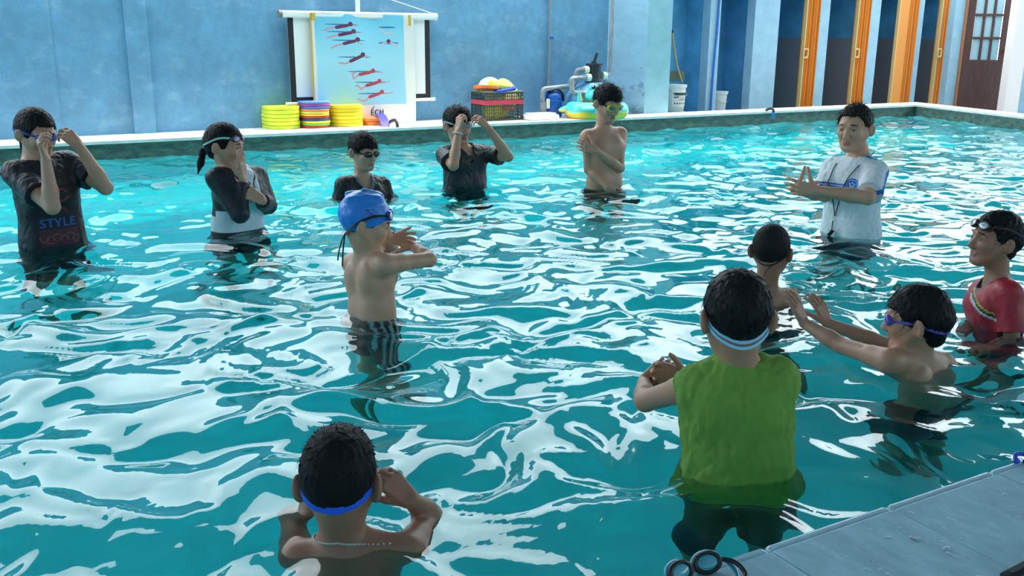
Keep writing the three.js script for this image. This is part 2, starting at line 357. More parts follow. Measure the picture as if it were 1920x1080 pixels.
// near deck of large tiles, each tile a piece
{
  const deck = tag(new THREE.Group(), 'pale blue grey tiled deck along the near pool edge', 'floor', null, 'structure');
  deck.name = 'floor_deck';
  scene.add(deck);
  const tileTex = [0, 1, 2].map((s) => dataTex(256, 256, (u, v) => { const a = fbm(u * 4 + s * 9, v * 4, 5), b = n2(u * 90 + s, v * 90), k = 1 + a * 0.1 + b * 0.03; return [164 * k, 196 * k, 212 * k]; }, { rep: [1.2, 1.2] }));
  const tm = tileTex.map((t) => mat(0xffffff, 0.16, { map: t, clearcoat: 0.3, clearcoatRoughness: 0.15 }));
  const base = slab([along(cD, eN, -1), along(cC, eN, 1), along(along(cC, eN, 1), nN, 4), along(along(cD, eN, -1), nN, 4)], -0.1, CH - 0.016);
  mesh('bed', base, mat(srgb(70, 80, 84), 0.9), deck);
  const j1 = flat(onY(1672, 952, CH)), W = 0.31, half = W - 0.004, first = flat(PN1).clone();
  const s0 = j1.clone().sub(first).dot(eN);
  const tileGeo = rbox(W - 0.003, 0.016, 0.6 - 0.003, 0.003);
  const nose = rbox(W - 0.003, 0.03, 0.026, 0.011);
  for (let i = -8; i < 16; i++) for (let r = 0; r < 3; r++) {
    const c = along(first, eN, s0 + (i + 0.5) * W, nN, 0.008 + 0.3 + r * 0.6);
    const o = mesh('tile', tileGeo, tm[((i * 7 + r * 3) % 3 + 3) % 3], deck);
    o.position.set(c.x, CH - 0.008, c.z);
    o.rotation.y = turnN;
    if (r === 0) { const q = along(first, eN, s0 + (i + 0.5) * W, nN, 0.0); const e = mesh('edge_tile', nose, tm[2], deck); e.position.set(q.x, CH - 0.015, q.z); e.rotation.y = turnN; }
  }
}
// walls and roof outside the frame: roofed over the near part, open to the sky above the far ledge and on the right
const roofF = 1.25;
const RY = 3.15;
{
  const a = along(along(cA, eF, -8), nF, -roofF), b = along(along(cB, eF, 3), nF, -roofF);
  struct('ceiling', slab([a, b, V(13, 0, -4), V(13, 0, 6), V(-14, 0, 6)], RY, RY + 0.12), M.roof, 'grey sheet roof over the near half of the pool');
  struct('wall_back', slab([V(-14, 0, 5), V(13, 0, 5), V(13, 0, 5.2), V(-14, 0, 5.2)], -0.3, RY), mat(srgb(150, 165, 170), 0.8), 'wall behind the deck');
  struct('wall_left', slab([V(-11, 0, 5), V(-11, 0, -8), V(-11.2, 0, -8), V(-11.2, 0, 5)], -0.3, WALLTOP), M.wall, 'light blue wall at the left end');
  struct('wall_right', slab([V(13, 0, 5), V(13, 0, -16), V(13.2, 0, -16), V(13.2, 0, 5)], -0.3, 2.0), M.wall, 'low wall on the right side');
}

// ------------------------------------------------------------------ the water: one closed body with a rippled top
const waves = [];
for (let i = 0; i < 24; i++) {
  const L = 0.10 * Math.pow(1.087, i) * (1 + 0.1 * rnd()), th = rnd() * Math.PI * 2, bias = Math.cos(th - 2.0);
  waves.push({ k: 2 * Math.PI / L, dx: Math.cos(th), dz: Math.sin(th), a: L * 0.0100 * (0.8 + 0.35 * bias) * (i < 6 ? 0.75 + i * 0.05 : i > 15 ? 0.85 : 1.05), p: rnd() * 7 });
}
function waveH(x, z) {
  const wx = x + 0.11 * n2(x * 1.3, z * 1.3) + 0.05 * n2(x * 3.1 + 5, z * 3.1), wz = z + 0.11 * n2(x * 1.3 + 31, z * 1.3) + 0.05 * n2(x * 3.1, z * 3.1 + 8);
  let h = 0;
  for (const w of waves) h += w.a * Math.sin(w.k * (wx * w.dx + wz * w.dz) + w.p);
  const q = clamp(0.5 + 0.9 * n2(x * 1.1 - 7, z * 1.1 + 2), 0, 1);
  h += q * 0.0026 * n2(wx * 11, wz * 11 + 3) + q * 0.0010 * n2(wx * 25 + 9, wz * 25);
  const m = 0.75 + 0.5 * n2(x * 0.7 + 3, z * 0.7);
  return h * clamp(m, 0.72, 1.25);
}
{
  const NU = 800, NV = 560, pos = new Float32Array((NU + 1) * (NV + 1) * 3), nor = new Float32Array(pos.length), idx = [];
  const q = V(0, 0, 0), p1 = V(0, 0, 0), grow = 0.03;
  const a = along(cA, eF, -grow, nF, grow), b = along(cB, eF, grow, nF, grow), c = along(cC, eR, grow, eN, grow), d = along(cD, eN, -grow, nN, grow);
  for (let j = 0; j <= NV; j++) for (let i = 0; i <= NU; i++) {
    const u = i / NU, v = j / NV;
    q.copy(d).lerp(c, u); p1.copy(a).lerp(b, u); q.lerp(p1, v);
    const k = (j * (NU + 1) + i) * 3; const h = waveH(q.x, q.z);
    pos[k] = q.x; pos[k + 1] = h; pos[k + 2] = q.z;
  }
  for (let j = 0; j <= NV; j++) for (let i = 0; i <= NU; i++) {      // normals from the neighbours of each point
    const L_ = (j * (NU + 1) + Math.max(i - 1, 0)) * 3, R_ = (j * (NU + 1) + Math.min(i + 1, NU)) * 3, D_ = (Math.max(j - 1, 0) * (NU + 1) + i) * 3, U_ = (Math.min(j + 1, NV) * (NU + 1) + i) * 3, k = (j * (NU + 1) + i) * 3;
    const n = V(pos[U_] - pos[D_], pos[U_ + 1] - pos[D_ + 1], pos[U_ + 2] - pos[D_ + 2]).cross(V(pos[R_] - pos[L_], pos[R_ + 1] - pos[L_ + 1], pos[R_ + 2] - pos[L_ + 2])).normalize();
    if (n.y < 0) n.negate();
    nor[k] = n.x; nor[k + 1] = n.y; nor[k + 2] = n.z;
  }
  const id = (i, j) => j * (NU + 1) + i;
  for (let j = 0; j < NV; j++) for (let i = 0; i < NU; i++) idx.push(id(i, j), id(i + 1, j), id(i + 1, j + 1), id(i, j), id(i + 1, j + 1), id(i, j + 1));
  // sides and bottom, sunk into the pool shell
  const P = Array.from(pos), Nn = Array.from(nor), low = -1.35;
  const side = (list) => { for (let s = 0; s + 1 < list.length; s++) { const A = list[s] * 3, B = list[s + 1] * 3, n0 = P.length / 3; for (const [o, y] of [[A, 0], [B, 0], [B, 1], [A, 1]]) { P.push(pos[o], y ? low : pos[o + 1], pos[o + 2]); Nn.push(0, -1, 0); } idx.push(n0, n0 + 2, n0 + 1, n0, n0 + 3, n0 + 2); } };
  const row = (n, f) => Array.from({ length: n + 1 }, (_, i) => f(i));
  side(row(NU, (i) => id(i, 0)).reverse()); side(row(NU, (i) => id(i, NV))); side(row(NV, (j) => id(0, j))); side(row(NV, (j) => id(NU, j)).reverse());
  { const n0 = P.length / 3; for (const o of [d, c, b, a]) { P.push(o.x, low, o.z); Nn.push(0, -1, 0); } idx.push(n0, n0 + 2, n0 + 1, n0, n0 + 3, n0 + 2); }
  const g = new THREE.BufferGeometry();
  g.setAttribute('position', new THREE.Float32BufferAttribute(P, 3));
  g.setAttribute('normal', new THREE.Float32BufferAttribute(Nn, 3));
  g.setIndex(idx);
  const m = new THREE.MeshPhysicalMaterial({ color: 0xffffff, roughness: 0.0, transmission: 1, thickness: 1, ior: 1.333, attenuationColor: new THREE.Color().setRGB(0.36, 0.88, 0.90), attenuationDistance: 1.0 });
  tag(mesh('pool_water', g, m, scene), 'rippled turquoise water filling the pool', 'water', null, 'stuff');
}

// ------------------------------------------------------------------ people
const C = (r, g, b) => srgb(r, g, b);
const dirOf = (yaw) => V(Math.sin(yaw * Math.PI / 180), 0, Math.cos(yaw * Math.PI / 180));   // 0 faces the deck, 90 faces right, 180 faces the far wall
const UPV = V(0, 1, 0);
// five fingers on a palm; f = finger direction, n = way the palm faces, side = +1 right hand, -1 left hand
function handPrims(w, f, n, side, s, o = {}) {
  f = f.clone().normalize();
  const ax = V(0, 0, 0).crossVectors(f, n).normalize();                // bending axis
  n = V(0, 0, 0).crossVectors(ax, f).normalize();
  const lat = ax.clone().multiplyScalar(side);                         // towards the thumb
  const out = [], curl = o.curl ?? [0.25, 0.3, 0.35, 0.4], spread = o.spread ?? 0.1, tag_ = 'hand';
  const pt = (a, b, c) => w.clone().addScaledVector(f, a * s).addScaledVector(lat, b * s).addScaledVector(n, c * s);
  const offs = [0.031, 0.010, -0.011, -0.030], pl = [0.090, 0.094, 0.089, 0.080], len = [0.074, 0.082, 0.075, 0.058], rad = [0.0092, 0.0095, 0.009, 0.0078];
  for (let i = 0; i < 4; i++) {
    const k0 = pt(pl[i], offs[i], 0);
    out.push(prim({ a: pt(0.008, offs[i] * 0.55, 0), b: k0, ra: 0.0125 * s, rb: 0.0115 * s, k: 0.012 * s, tag: tag_ }));
    let p = k0, ang = 0;
    const cl = Array.isArray(curl) ? curl[i] : curl;
    for (let j = 0; j < 3; j++) {
      ang += cl * [0.9, 1.25, 0.85][j];
      const d = f.clone().multiplyScalar(Math.cos(ang)).addScaledVector(n, Math.sin(ang)).addScaledVector(lat, spread * offs[i] / 0.03 * Math.cos(ang)).normalize();
      const q = p.clone().addScaledVector(d, len[i] * [0.45, 0.31, 0.24][j] * s);
      out.push(prim({ a: p, b: q, ra: rad[i] * (1 - 0.07 * j) * s, rb: rad[i] * (0.93 - 0.08 * j) * s, k: 0.004 * s, tag: tag_ }));
      p = q;
    }
  }
  const th = o.thumb ?? 0.7, tb = pt(0.026, 0.026, 0.006), tc = o.thumbCurl ?? 0.3;     // thumb leaves the side of the palm
  let d1 = f.clone().multiplyScalar(Math.cos(th)).addScaledVector(lat, Math.sin(th)).addScaledVector(n, 0.35).normalize(), p = tb.clone().addScaledVector(d1, 0.036 * s);
  out.push(prim({ a: pt(0.014, 0.016, 0.004), b: p, ra: 0.0145 * s, rb: 0.0115 * s, k: 0.012 * s, tag: tag_ }));
  for (let j = 0; j < 2; j++) {
    d1 = d1.clone().addScaledVector(n, tc * 0.6).addScaledVector(f, tc * 0.6).normalize();
    const q = p.clone().addScaledVector(d1, (j ? 0.025 : 0.031) * s);
    out.push(prim({ a: p, b: q, ra: 0.0108 * s, rb: (j ? 0.008 : 0.0098) * s, k: 0.005 * s, tag: tag_ }));
    p = q;
  }
  return out;
}
const LIP = C(176, 116, 102);
function headPrims(hm, s, o = {}) {                                    // hm: head frame, s: size (1 = 0.235 m from chin to crown)
  const P = (x, y, z) => V(x, y, z).applyMatrix4(hm), q = new THREE.Quaternion().setFromRotationMatrix(new THREE.Matrix4().extractRotation(hm));
  const out = [], E = (x, y, z, rx, ry, rz, k, e = {}) => out.push(prim({ c: P(x, y, z), r: V(rx * s, ry * s, rz * s), q: e.rot ? q.clone().multiply(e.rot) : q, k: k * s, tag: 'head', ...e }));
  const K = (a, b, ra, rb, k, e = {}) => out.push(prim({ a: P(...a), b: P(...b), ra: ra * s, rb: rb * s, k: k * s, tag: 'head', ...e }));
  const old = o.old ?? 0;
  E(0, 0.030, -0.014, 0.074, 0.084, 0.094, 0.02);                      // skull
  E(0, -0.030, 0.028, 0.056, 0.078, 0.060, 0.035);                     // face
  for (const e of [-1, 1]) {
    K([0.054 * e, -0.035, -0.002], [0.022 * e, -0.096, 0.052], 0.021, 0.017, 0.03);    // jaw
    E(0.037 * e, -0.026, 0.056, 0.023, 0.022, 0.022, 0.025);           // cheekbone
    K([0.014 * e, 0.022, 0.083], [0.044 * e, 0.021, 0.066], 0.011, 0.010, 0.014);      // brow ridge
    E(0.031 * e, -0.001, 0.094, 0.017, 0.011, 0.016, 0.012, { sub: true });            // eye socket
    E(0.031 * e, -0.002, 0.072, 0.0145, 0.0125, 0.0135, 0.006);        // eye under lids
    const rot = new THREE.Quaternion().setFromEuler(new THREE.Euler(0, 0.65 * -e, 0.12 * -e));
    E(0.086 * e, -0.008, -0.018, 0.0095, 0.034, 0.0215, 0.006, { rot, tag: 'ear' }); // ear
    E(0.094 * e, -0.006, -0.010, 0.0055, 0.018, 0.010, 0.004, { sub: true, rot, tag: 'ear' });
    E(0.012 * e, -0.040, 0.092, 0.0085, 0.008, 0.010, 0.007);          // nostril wing
    if (old) K([0.022 * e, -0.036, 0.084], [0.034 * e, -0.066, 0.073], 0.003, 0.003, 0.006, { sub: true });
  }
  K([0, 0.010, 0.080], [0, -0.036, 0.102], 0.0085, 0.0115, 0.012);     // nose
  E(0, -0.098, 0.060, 0.024, 0.017, 0.018, 0.02);                      // chin
  K([-0.018, -0.0605, 0.078], [0.018, -0.0605, 0.078], 0.0046, 0.0046, 0.006, { col: LIP });
  K([0, -0.0605, 0.084], [0, -0.0605, 0.0845], 0.0048, 0.0048, 0.008, { col: LIP });
  K([-0.013, -0.0715, 0.079], [0.013, -0.0705, 0.079], 0.0056, 0.0056, 0.006, { col: LIP });
  if (o.open) K([-0.015, -0.066, 0.09], [0.015, -0.066, 0.09], 0.0032, 0.0032, 0.003, { sub: true });
  return out;
}
const part = (name, g, m, parent) => mesh(name, g, m, parent);
const skinMat = mat(0xffffff, 0.5, { vertexColors: true, clearcoat: 0.12, clearcoatRoughness: 0.3, sheen: 0.15, sheenRoughness: 0.5, sheenColor: new THREE.Color(0.5, 0.35, 0.3) });
const hairMat = mat(srgb(22, 20, 23), 0.55, { specularIntensity: 0.35 });
const cropMat = mat(srgb(44, 38, 36), 0.75);
const clothMat = (rough = 0.8) => mat(0xffffff, rough, { vertexColors: true, sheen: 0.2, sheenRoughness: 0.6, sheenColor: new THREE.Color(0.3, 0.3, 0.35) });
const clothDry = clothMat(0.85), clothWet = clothMat(0.5);

function hairGeo(hm, s, o) {
  const inv = hm.clone().invert(), p = V(0, 0, 0), q = new THREE.Quaternion().setFromRotationMatrix(new THREE.Matrix4().extractRotation(hm));
  const P = (x, y, z) => V(x, y, z).applyMatrix4(hm), th = o.thick ?? 0.010, list = [];
  list.push(prim({ c: P(0, 0.030 + th * 0.25, -0.014), r: V((0.074 + th) * s, (0.084 + th * 1.15) * s, (0.094 + th) * s), q, k: 0.01 }));
  if (o.back) list.push(prim({ a: P(0, 0.0, -0.055), b: P(0, o.back, -0.06), ra: (0.066 + th * 0.4) * s, rb: 0.045 * s, k: 0.03 * s }));
  if (o.top) list.push(prim({ c: P(0, 0.075, 0.012), r: V(0.062 * s, (0.045 + o.top) * s, 0.082 * s), q, k: 0.03 * s }));
  for (const e of o.locks ?? []) list.push(prim({ a: P(...e[0]), b: P(...e[1]), ra: e[2] * s, rb: e[3] * s, k: 0.012 * s }));
  for (const e of o.overEar ? [] : [-1, 1]) list.push(prim({ c: P(0.092 * e, -0.012, -0.014), r: V(0.022 * s, 0.038 * s, 0.027 * s), q, k: 0.006 * s, sub: true }));
  const slope = o.slope ?? 0.66, c0 = o.line ?? -0.004, fringe = o.fringe ?? 0.05, nape = o.nape ?? -0.075, side = o.side ?? -0.03;
  const post = (d, x, y, z) => {
    p.set(x, y, z).applyMatrix4(inv);
    const jag = 0.006 * n3(p.x * 70, p.y * 14, p.z * 70) + 0.004 * n3(p.x * 160, p.y * 30, p.z * 160);
    // lower edge: fringe in front, above the ear at the side, nape behind
    const a = p.z > 0.02 ? lerp(side + 0.012, fringe, ss(0.02, 0.062, p.z)) : lerp(side + 0.012, nape, ss(0.0, -0.055, p.z));
    const e = (a + jag - p.y) * 0.75 * s;
    if (!o.locks || p.y > -0.02 || o.cutAll) d = Math.max(d, o.locks && p.z < -0.05 ? d : e);
    d += s * ((o.rough ?? 0.0035) * n3(p.x * 48, p.y * 20, p.z * 48 + 4) + (o.rough ?? 0.0035) * 0.5 * n3(p.x * 120, p.y * 40, p.z * 120));
    return d;
  };
  const base = skin(list, 0.005, post), bp = base.attributes.position, bn = base.attributes.normal, parts = [];
  const np = o.tufts ?? 260, crown = V(0.008, 0.118, -0.035), a = V(0, 0, 0), nn = V(0, 0, 0), rot = new THREE.Matrix4().extractRotation(hm);
  const pos = [], idx = [];
  for (let t = 0; t < np; t++) {                                       // clumps of strands lying along the growth direction
    const i = Math.floor(rnd() * bp.count);
    a.fromBufferAttribute(bp, i); nn.fromBufferAttribute(bn, i);
    const l = a.clone().applyMatrix4(inv);
    if (l.y < (o.tuftMin ?? -0.02) && !o.tuftAll) continue;
    let flow = l.clone().sub(crown);
    flow.x += (rnd() - 0.5) * 0.03; flow.z += (rnd() - 0.5) * 0.03; flow.y -= o.spiky ? -0.04 : 0.02;
    flow.applyMatrix4(rot).normalize();
    flow.addScaledVector(nn, -flow.dot(nn) + (o.spiky ?? 0.03)).normalize();
    const side_ = V(0, 0, 0).crossVectors(flow, nn).normalize(), len = (0.016 + rnd() * 0.02) * s * (o.tuftLen ?? 1), w = (0.0011 + rnd() * 0.0011) * s;
    const n0 = pos.length / 3, seg = 4;
    for (let j = 0; j <= seg; j++) {
      const u = j / seg, cpt = a.clone().addScaledVector(flow, len * u).addScaledVector(nn, 0.0004 * s + 0.001 * s * Math.sin(u * 2) - (o.spiky ? 0.002 * s * u : 0.005 * s * u * u)), ww = w * (1 - u * 0.9);
      for (let e = 0; e < 3; e++) { const g = e * 2.094; const r = cpt.clone().addScaledVector(side_, Math.cos(g) * ww).addScaledVector(nn, Math.sin(g) * ww * 0.6); pos.push(r.x, r.y, r.z); }
      if (j < seg) for (let e = 0; e < 3; e++) { const A = n0 + j * 3 + e, B = n0 + j * 3 + (e + 1) % 3; idx.push(A, A + 3, B, B, A + 3, B + 3); }
    }
  }
  const tg = new THREE.BufferGeometry();
  tg.setAttribute('position', new THREE.Float32BufferAttribute(pos, 3));
  tg.setIndex(idx);
  tg.computeVertexNormals();
  return { geo: mergeGeometries([base, tg]), list, post };
}
const ellip = (hm, x, y, z, rx, ry, rz, colr, rot) => {
  const g = new THREE.SphereGeometry(1, 14, 10);
  g.deleteAttribute('uv');
  g.applyMatrix4(new THREE.Matrix4().compose(V(x, y, z), new THREE.Quaternion().setFromEuler(rot ?? new THREE.Euler()), V(rx, ry, rz))).applyMatrix4(hm);
  const c = new Float32Array(g.attributes.position.count * 3);
  for (let i = 0; i < c.length; i += 3) { c[i] = colr.r; c[i + 1] = colr.g; c[i + 2] = colr.b; }
  g.setAttribute('color', new THREE.BufferAttribute(c, 3));
  return g;
};
const people = {};
/* o: D distance, s body size, hs head size, J joints as [column, row, depth offset], yaw of the head, pitch (down), roll,
   clothes, hair. Joints lie on their sight lines at their own distance; bones keep human lengths. */
function person(o) {
  const J = {};
  for (const [k, v] of Object.entries(o.J)) J[k] = Array.isArray(v) ? at(v[0], v[1], o.D + (v[2] ?? 0)) : v;
  const s = o.s, list = [], skinC = o.skin ?? C(150, 108, 84);
  const add = (e) => { const q = prim(e); list.push(q); return q; };
  const M_ = J.sL.clone().lerp(J.sR, 0.5), rv = J.sL.clone().sub(J.sR), w = rv.length() / 2;
  rv.normalize();                                                      // towards the person's left
  const waist = J.waist, pel = J.pelvis ?? waist.clone().add(V(0, -0.14 * s, 0)), dn = waist.clone().sub(M_), fw = V(0, 0, 0).crossVectors(rv, UPV).normalize();
  const wz = w / (0.175 * s);
  const tk = 0.05 * s;
  for (const e of [-1, 1]) {
    const sh = e > 0 ? J.sL : J.sR;
    add({ a: M_.clone().addScaledVector(rv, e * 0.062 * s * wz).addScaledVector(dn, 0.2).addScaledVector(fw, 0.012 * s), b: waist.clone().addScaledVector(rv, e * 0.05 * s), ra: 0.092 * s, rb: 0.082 * s, k: tk, tag: 'torso' });
    add({ a: waist.clone().addScaledVector(rv, e * 0.05 * s), b: pel.clone().addScaledVector(rv, e * 0.065 * s), ra: 0.082 * s, rb: 0.098 * s, k: tk, tag: 'torso' });
    add({ a: M_.clone().addScaledVector(rv, e * 0.03 * s), b: sh, ra: 0.056 * s, rb: 0.042 * s, k: 0.035 * s, tag: 'torso' });
    add({ a: J.neck.clone().lerp(M_, 0.35).addScaledVector(rv, e * 0.02 * s), b: M_.clone().lerp(sh, 0.78).addScaledVector(UPV, 0.012 * s), ra: 0.045 * s, rb: 0.03 * s, k: 0.04 * s, tag: 'torso' });
    add({ c: M_.clone().addScaledVector(rv, e * 0.075 * s * wz).addScaledVector(dn, 0.3).addScaledVector(fw, -0.062 * s), r: V(0.05, 0.075, 0.03).multiplyScalar(s), q: new THREE.Quaternion().setFromUnitVectors(V(0, 0, 1), fw), k: 0.03 * s, tag: 'torso' });
    if (!o.female) add({ c: M_.clone().addScaledVector(rv, e * 0.065 * s * wz).addScaledVector(dn, 0.26).addScaledVector(fw, 0.085 * s), r: V(0.06, 0.045, 0.022).multiplyScalar(s), q: new THREE.Quaternion().setFromUnitVectors(V(0, 0, 1), fw), k: 0.03 * s, tag: 'torso' });
    else add({ c: M_.clone().addScaledVector(rv, e * 0.07 * s * wz).addScaledVector(dn, 0.36).addScaledVector(fw, 0.09 * s), r: V(0.05, 0.05, 0.04).multiplyScalar(s), q: new THREE.Quaternion().setFromUnitVectors(V(0, 0, 1), fw), k: 0.04 * s, tag: 'torso' });
  }
  // legs down to the pool floor
  for (const e of [-1, 1]) {
    const hip = pel.clone().addScaledVector(rv, e * 0.085 * s).add(V(0, -0.04 * s, 0)), fy = floorDepth(pel) + 0.055 * s;
    const kneeF = o.crouch ?? 0.03, stance = o.stance ?? [0, 0];
    const ank = hip.clone().setY(fy).addScaledVector(rv, e * 0.03).addScaledVector(fw, (e > 0 ? stance[0] : stance[1])), knee = hip.clone().lerp(ank, 0.5).addScaledVector(fw, kneeF);
    add({ a: hip, b: knee, ra: 0.082 * s, rb: 0.055 * s, k: 0.03 * s, tag: 'thigh' });
    add({ a: knee, b: ank, ra: 0.053 * s, rb: 0.036 * s, k: 0.02 * s, tag: 'shin' });
    add({ a: knee.clone().lerp(ank, 0.28).addScaledVector(fw, -0.015 * s), b: knee.clone().lerp(ank, 0.6), ra: 0.05 * s, rb: 0.035 * s, k: 0.02 * s, tag: 'shin' });
    add({ a: ank.clone().addScaledVector(UPV, -0.025 * s).addScaledVector(fw, -0.03 * s), b: ank.clone().addScaledVector(UPV, -0.033 * s).addScaledVector(fw, 0.13 * s), ra: 0.03 * s, rb: 0.02 * s, k: 0.02 * s, tag: 'foot' });
  }
  // arms
  for (const [S, Eb, W, hd, side] of [['sL', 'eL', 'wL', 'handL', -1], ['sR', 'eR', 'wR', 'handR', 1]]) {
    if (!J[Eb]) continue;
    const a = J[S], b = J[Eb], c = J[W], g = o.armThin ?? 1;
    add({ a: a.clone(), b: a.clone().lerp(b, 0.35), ra: 0.052 * s, rb: 0.044 * s, k: 0.03 * s, tag: 'uarm' });
    add({ a, b, ra: 0.044 * s * g, rb: 0.036 * s * g, k: 0.012 * s, tag: 'uarm' });
    add({ a: b, b: b.clone().lerp(c, 0.35), ra: 0.036 * s * g, rb: 0.037 * s * g, k: 0.012 * s, tag: 'farm' });
    add({ a: b.clone().lerp(c, 0.3), b: c, ra: 0.037 * s * g, rb: 0.024 * s * g, k: 0.012 * s, tag: 'farm' });
    const h = o[hd];
    if (h) { h.f.normalize(); for (const e of handPrims(c, h.f, h.n, side, (o.handS ?? s * 0.97), h)) list.push(e); }
  }
  // head and neck
  const f = dirOf(o.yaw), hm = new THREE.Matrix4(), hx = V(0, 0, 0).crossVectors(UPV, f).normalize();
  const R = new THREE.Matrix4().makeBasis(hx, UPV, f).multiply(new THREE.Matrix4().makeRotationFromEuler(new THREE.Euler((o.pitch ?? 0) * Math.PI / 180, 0, (o.roll ?? 0) * Math.PI / 180, 'XYZ')));
  hm.copy(R).scale(V(o.hs, o.hs, o.hs)).setPosition(J.head);
  const hp = headPrims(hm, o.hs, o);
  add({ a: V(0, -0.045, -0.022).applyMatrix4(hm), b: J.neck, ra: 0.05 * o.hs, rb: 0.055 * s, k: 0.03 * s, tag: 'neck' });
  const all = [...hp.slice(0, 1), ...list, ...hp.slice(1)];
  const colr = (x, y, z, l) => { let best = 1e9, c = null; for (const e of l) { if (e.sub) continue; const d = pd(e, x, y, z); if (d < best) { best = d; c = e.col; } } if (c) return c; const k = 1 + 0.05 * n3(x * 14, y * 14, z * 14); return { r: skinC.r * k, g: skinC.g * k, b: skinC.b * k }; };
  const body = skin(all, o.cell ?? 0.006, null, colr);
  const eyes = [];
  if (!o.noEyes) for (const e of [-1, 1]) {
    eyes.push(ellip(hm, 0.031 * e, -0.003, 0.0795, 0.0125, o.squint ?? 0.0036, 0.0062, C(150, 142, 136)));
    eyes.push(ellip(hm, 0.031 * e, -0.003, 0.0835, 0.0055, (o.squint ?? 0.0036) * 1.02, 0.0032, C(28, 20, 18)));
    eyes.push(ellip(hm, 0.031 * e, 0.0025, 0.0815, 0.0145, 0.0017, 0.0055, C(40, 28, 24), new THREE.Euler(0, 0, -0.05 * e)));
    eyes.push(ellip(hm, 0.031 * e, 0.0235, 0.0855, 0.0185, 0.0032, 0.0075, C(36, 30, 28), new THREE.Euler(0, 0.45 * e, -0.1 * e)));
  }
  const geo = mergeGeometries([body, ...eyes]);
  // one top-level person: the body is a mesh under a group that stands where the person stands
  const root = thing('person', o.label, 'person', V(waist.x, floorDepth(waist), waist.z), 0, null), off = root.position.clone().negate();
  const place = (g) => { g.translate(off.x, off.y, off.z); return g; };
  const rec = { root, hm, hs: o.hs, J, s, rv, fw, M: M_, waist, pel, place, list: all, headList: all.filter((e) => e.tag === 'head' || e.tag === 'neck') };
  part('body', place(geo), skinMat, root);
  if (o.hair) {
    const h = hairGeo(hm, o.hs, o.hair);
    rec.hair = h;
    part('hair', place(h.geo), o.hair.mat ?? hairMat, root);
  }
  const pick = (tags) => list.filter((e) => tags.includes(e.tag));
  const wrinkle = (x, y, z, a) => a * (n3(x * 11, y * 7, z * 11) * 0.6 + (1 - Math.abs(n3(x * 16 + 3, y * 9, z * 16))) * 0.6 + 0.3 * n3(x * 40, y * 25, z * 40));
  if (o.shirt) {
    const c = o.shirt, inflate = c.loose ?? 0.012, l = [];
    for (const e of pick(['torso'])) { l.push(prim(e.a ? { a: e.a, b: e.b, ra: e.ra + inflate * (e.ra < 0.07 * s ? 0.45 : 1), rb: e.rb + inflate * (e.rb < 0.07 * s ? 0.45 : 1), k: e.k * 1.15, tag: e.tag } : { c: e.c, q: e.q, r: e.r.clone().addScalar(inflate * 0.7), k: e.k * 1.15, tag: e.tag })); }
    for (const [S, Eb, W] of [['sL', 'eL', 'wL'], ['sR', 'eR', 'wR']]) {
      if (!J[Eb] || !c.sleeve) continue;
      const t = Math.min(1, c.sleeve), b = J[S].clone().lerp(J[Eb], t), d = b.clone().sub(J[S]).normalize(), wide = c.wide ?? 0.014;
      const cut = t < 1 ? [b, d] : undefined;
      l.push(prim({ a: J[S], b: b.clone().addScaledVector(d, t < 1 ? 0.04 : 0), ra: 0.047 * s + wide * 0.5, rb: 0.042 * s + wide * 1.25, k: 0.03 * s, cut, tag: 'sleeve' }));
      if (c.sleeve > 1) {
        const e = J[Eb].clone().lerp(J[W], c.sleeve - 1), d2 = J[W].clone().sub(J[Eb]).normalize();
        l.push(prim({ a: J[Eb], b: e.clone().addScaledVector(d2, 0.03), ra: 0.038 * s + wide, rb: 0.028 * s + wide, k: 0.015, cut: [e, d2], tag: 'sleeve' }));
      }
    }
    if (c.hem) l.push(prim({ c: waist.clone().add(V(0, c.hem[0], 0)), r: V(c.hem[1], c.hem[2], c.hem[3]), q: new THREE.Quaternion().setFromUnitVectors(V(1, 0, 0), rv.clone().setY(0).normalize()), k: 0.04, tag: 'torso' }));
    const up = J.head.clone().sub(J.neck).normalize(), nk = J.neck.clone().addScaledVector(UPV, -0.004 * s);
    l.push(prim({ a: nk.clone().addScaledVector(fw, 0.012 * s).addScaledVector(UPV, (c.neckUp ?? 0.028) * s), b: nk.clone().addScaledVector(up, 0.25), ra: (c.neckR ?? 0.068) * s, rb: 0.1 * s, k: 0.012, sub: true }));
    if (c.vee) l.push(prim({ a: nk.clone().addScaledVector(fw, 0.06 * s), b: nk.clone().addScaledVector(fw, 0.12 * s).addScaledVector(UPV, -c.vee * s), ra: 0.055 * s, rb: 0.012 * s, k: 0.006, sub: true }));
    for (const e of c.extra?.(rec) ?? []) l.push(prim(e));
    const bottom = c.bottom ?? -0.16, amp = c.wrinkle ?? 0.0035;
    const post = (d, x, y, z) => { d += wrinkle(x, y, z, amp) - amp * 0.5; if (c.post) d = c.post(d, x, y, z, rec); return Math.max(d, (bottom + 0.012 * n3(x * 9, 0, z * 9)) - y); };
    const colf = (x, y, z, ll) => { const v = c.colour(x, y, z, rec, ll); const k = 1 + 0.05 * n3(x * 30, y * 30, z * 30); return { r: v.r * k, g: v.g * k, b: v.b * k }; };
    part('shirt', place(skin(l, c.cell ?? 0.0055, post, colf)), c.dry ? clothDry : clothWet, root);
    rec.shirtList = l; rec.shirtPost = post;
  }
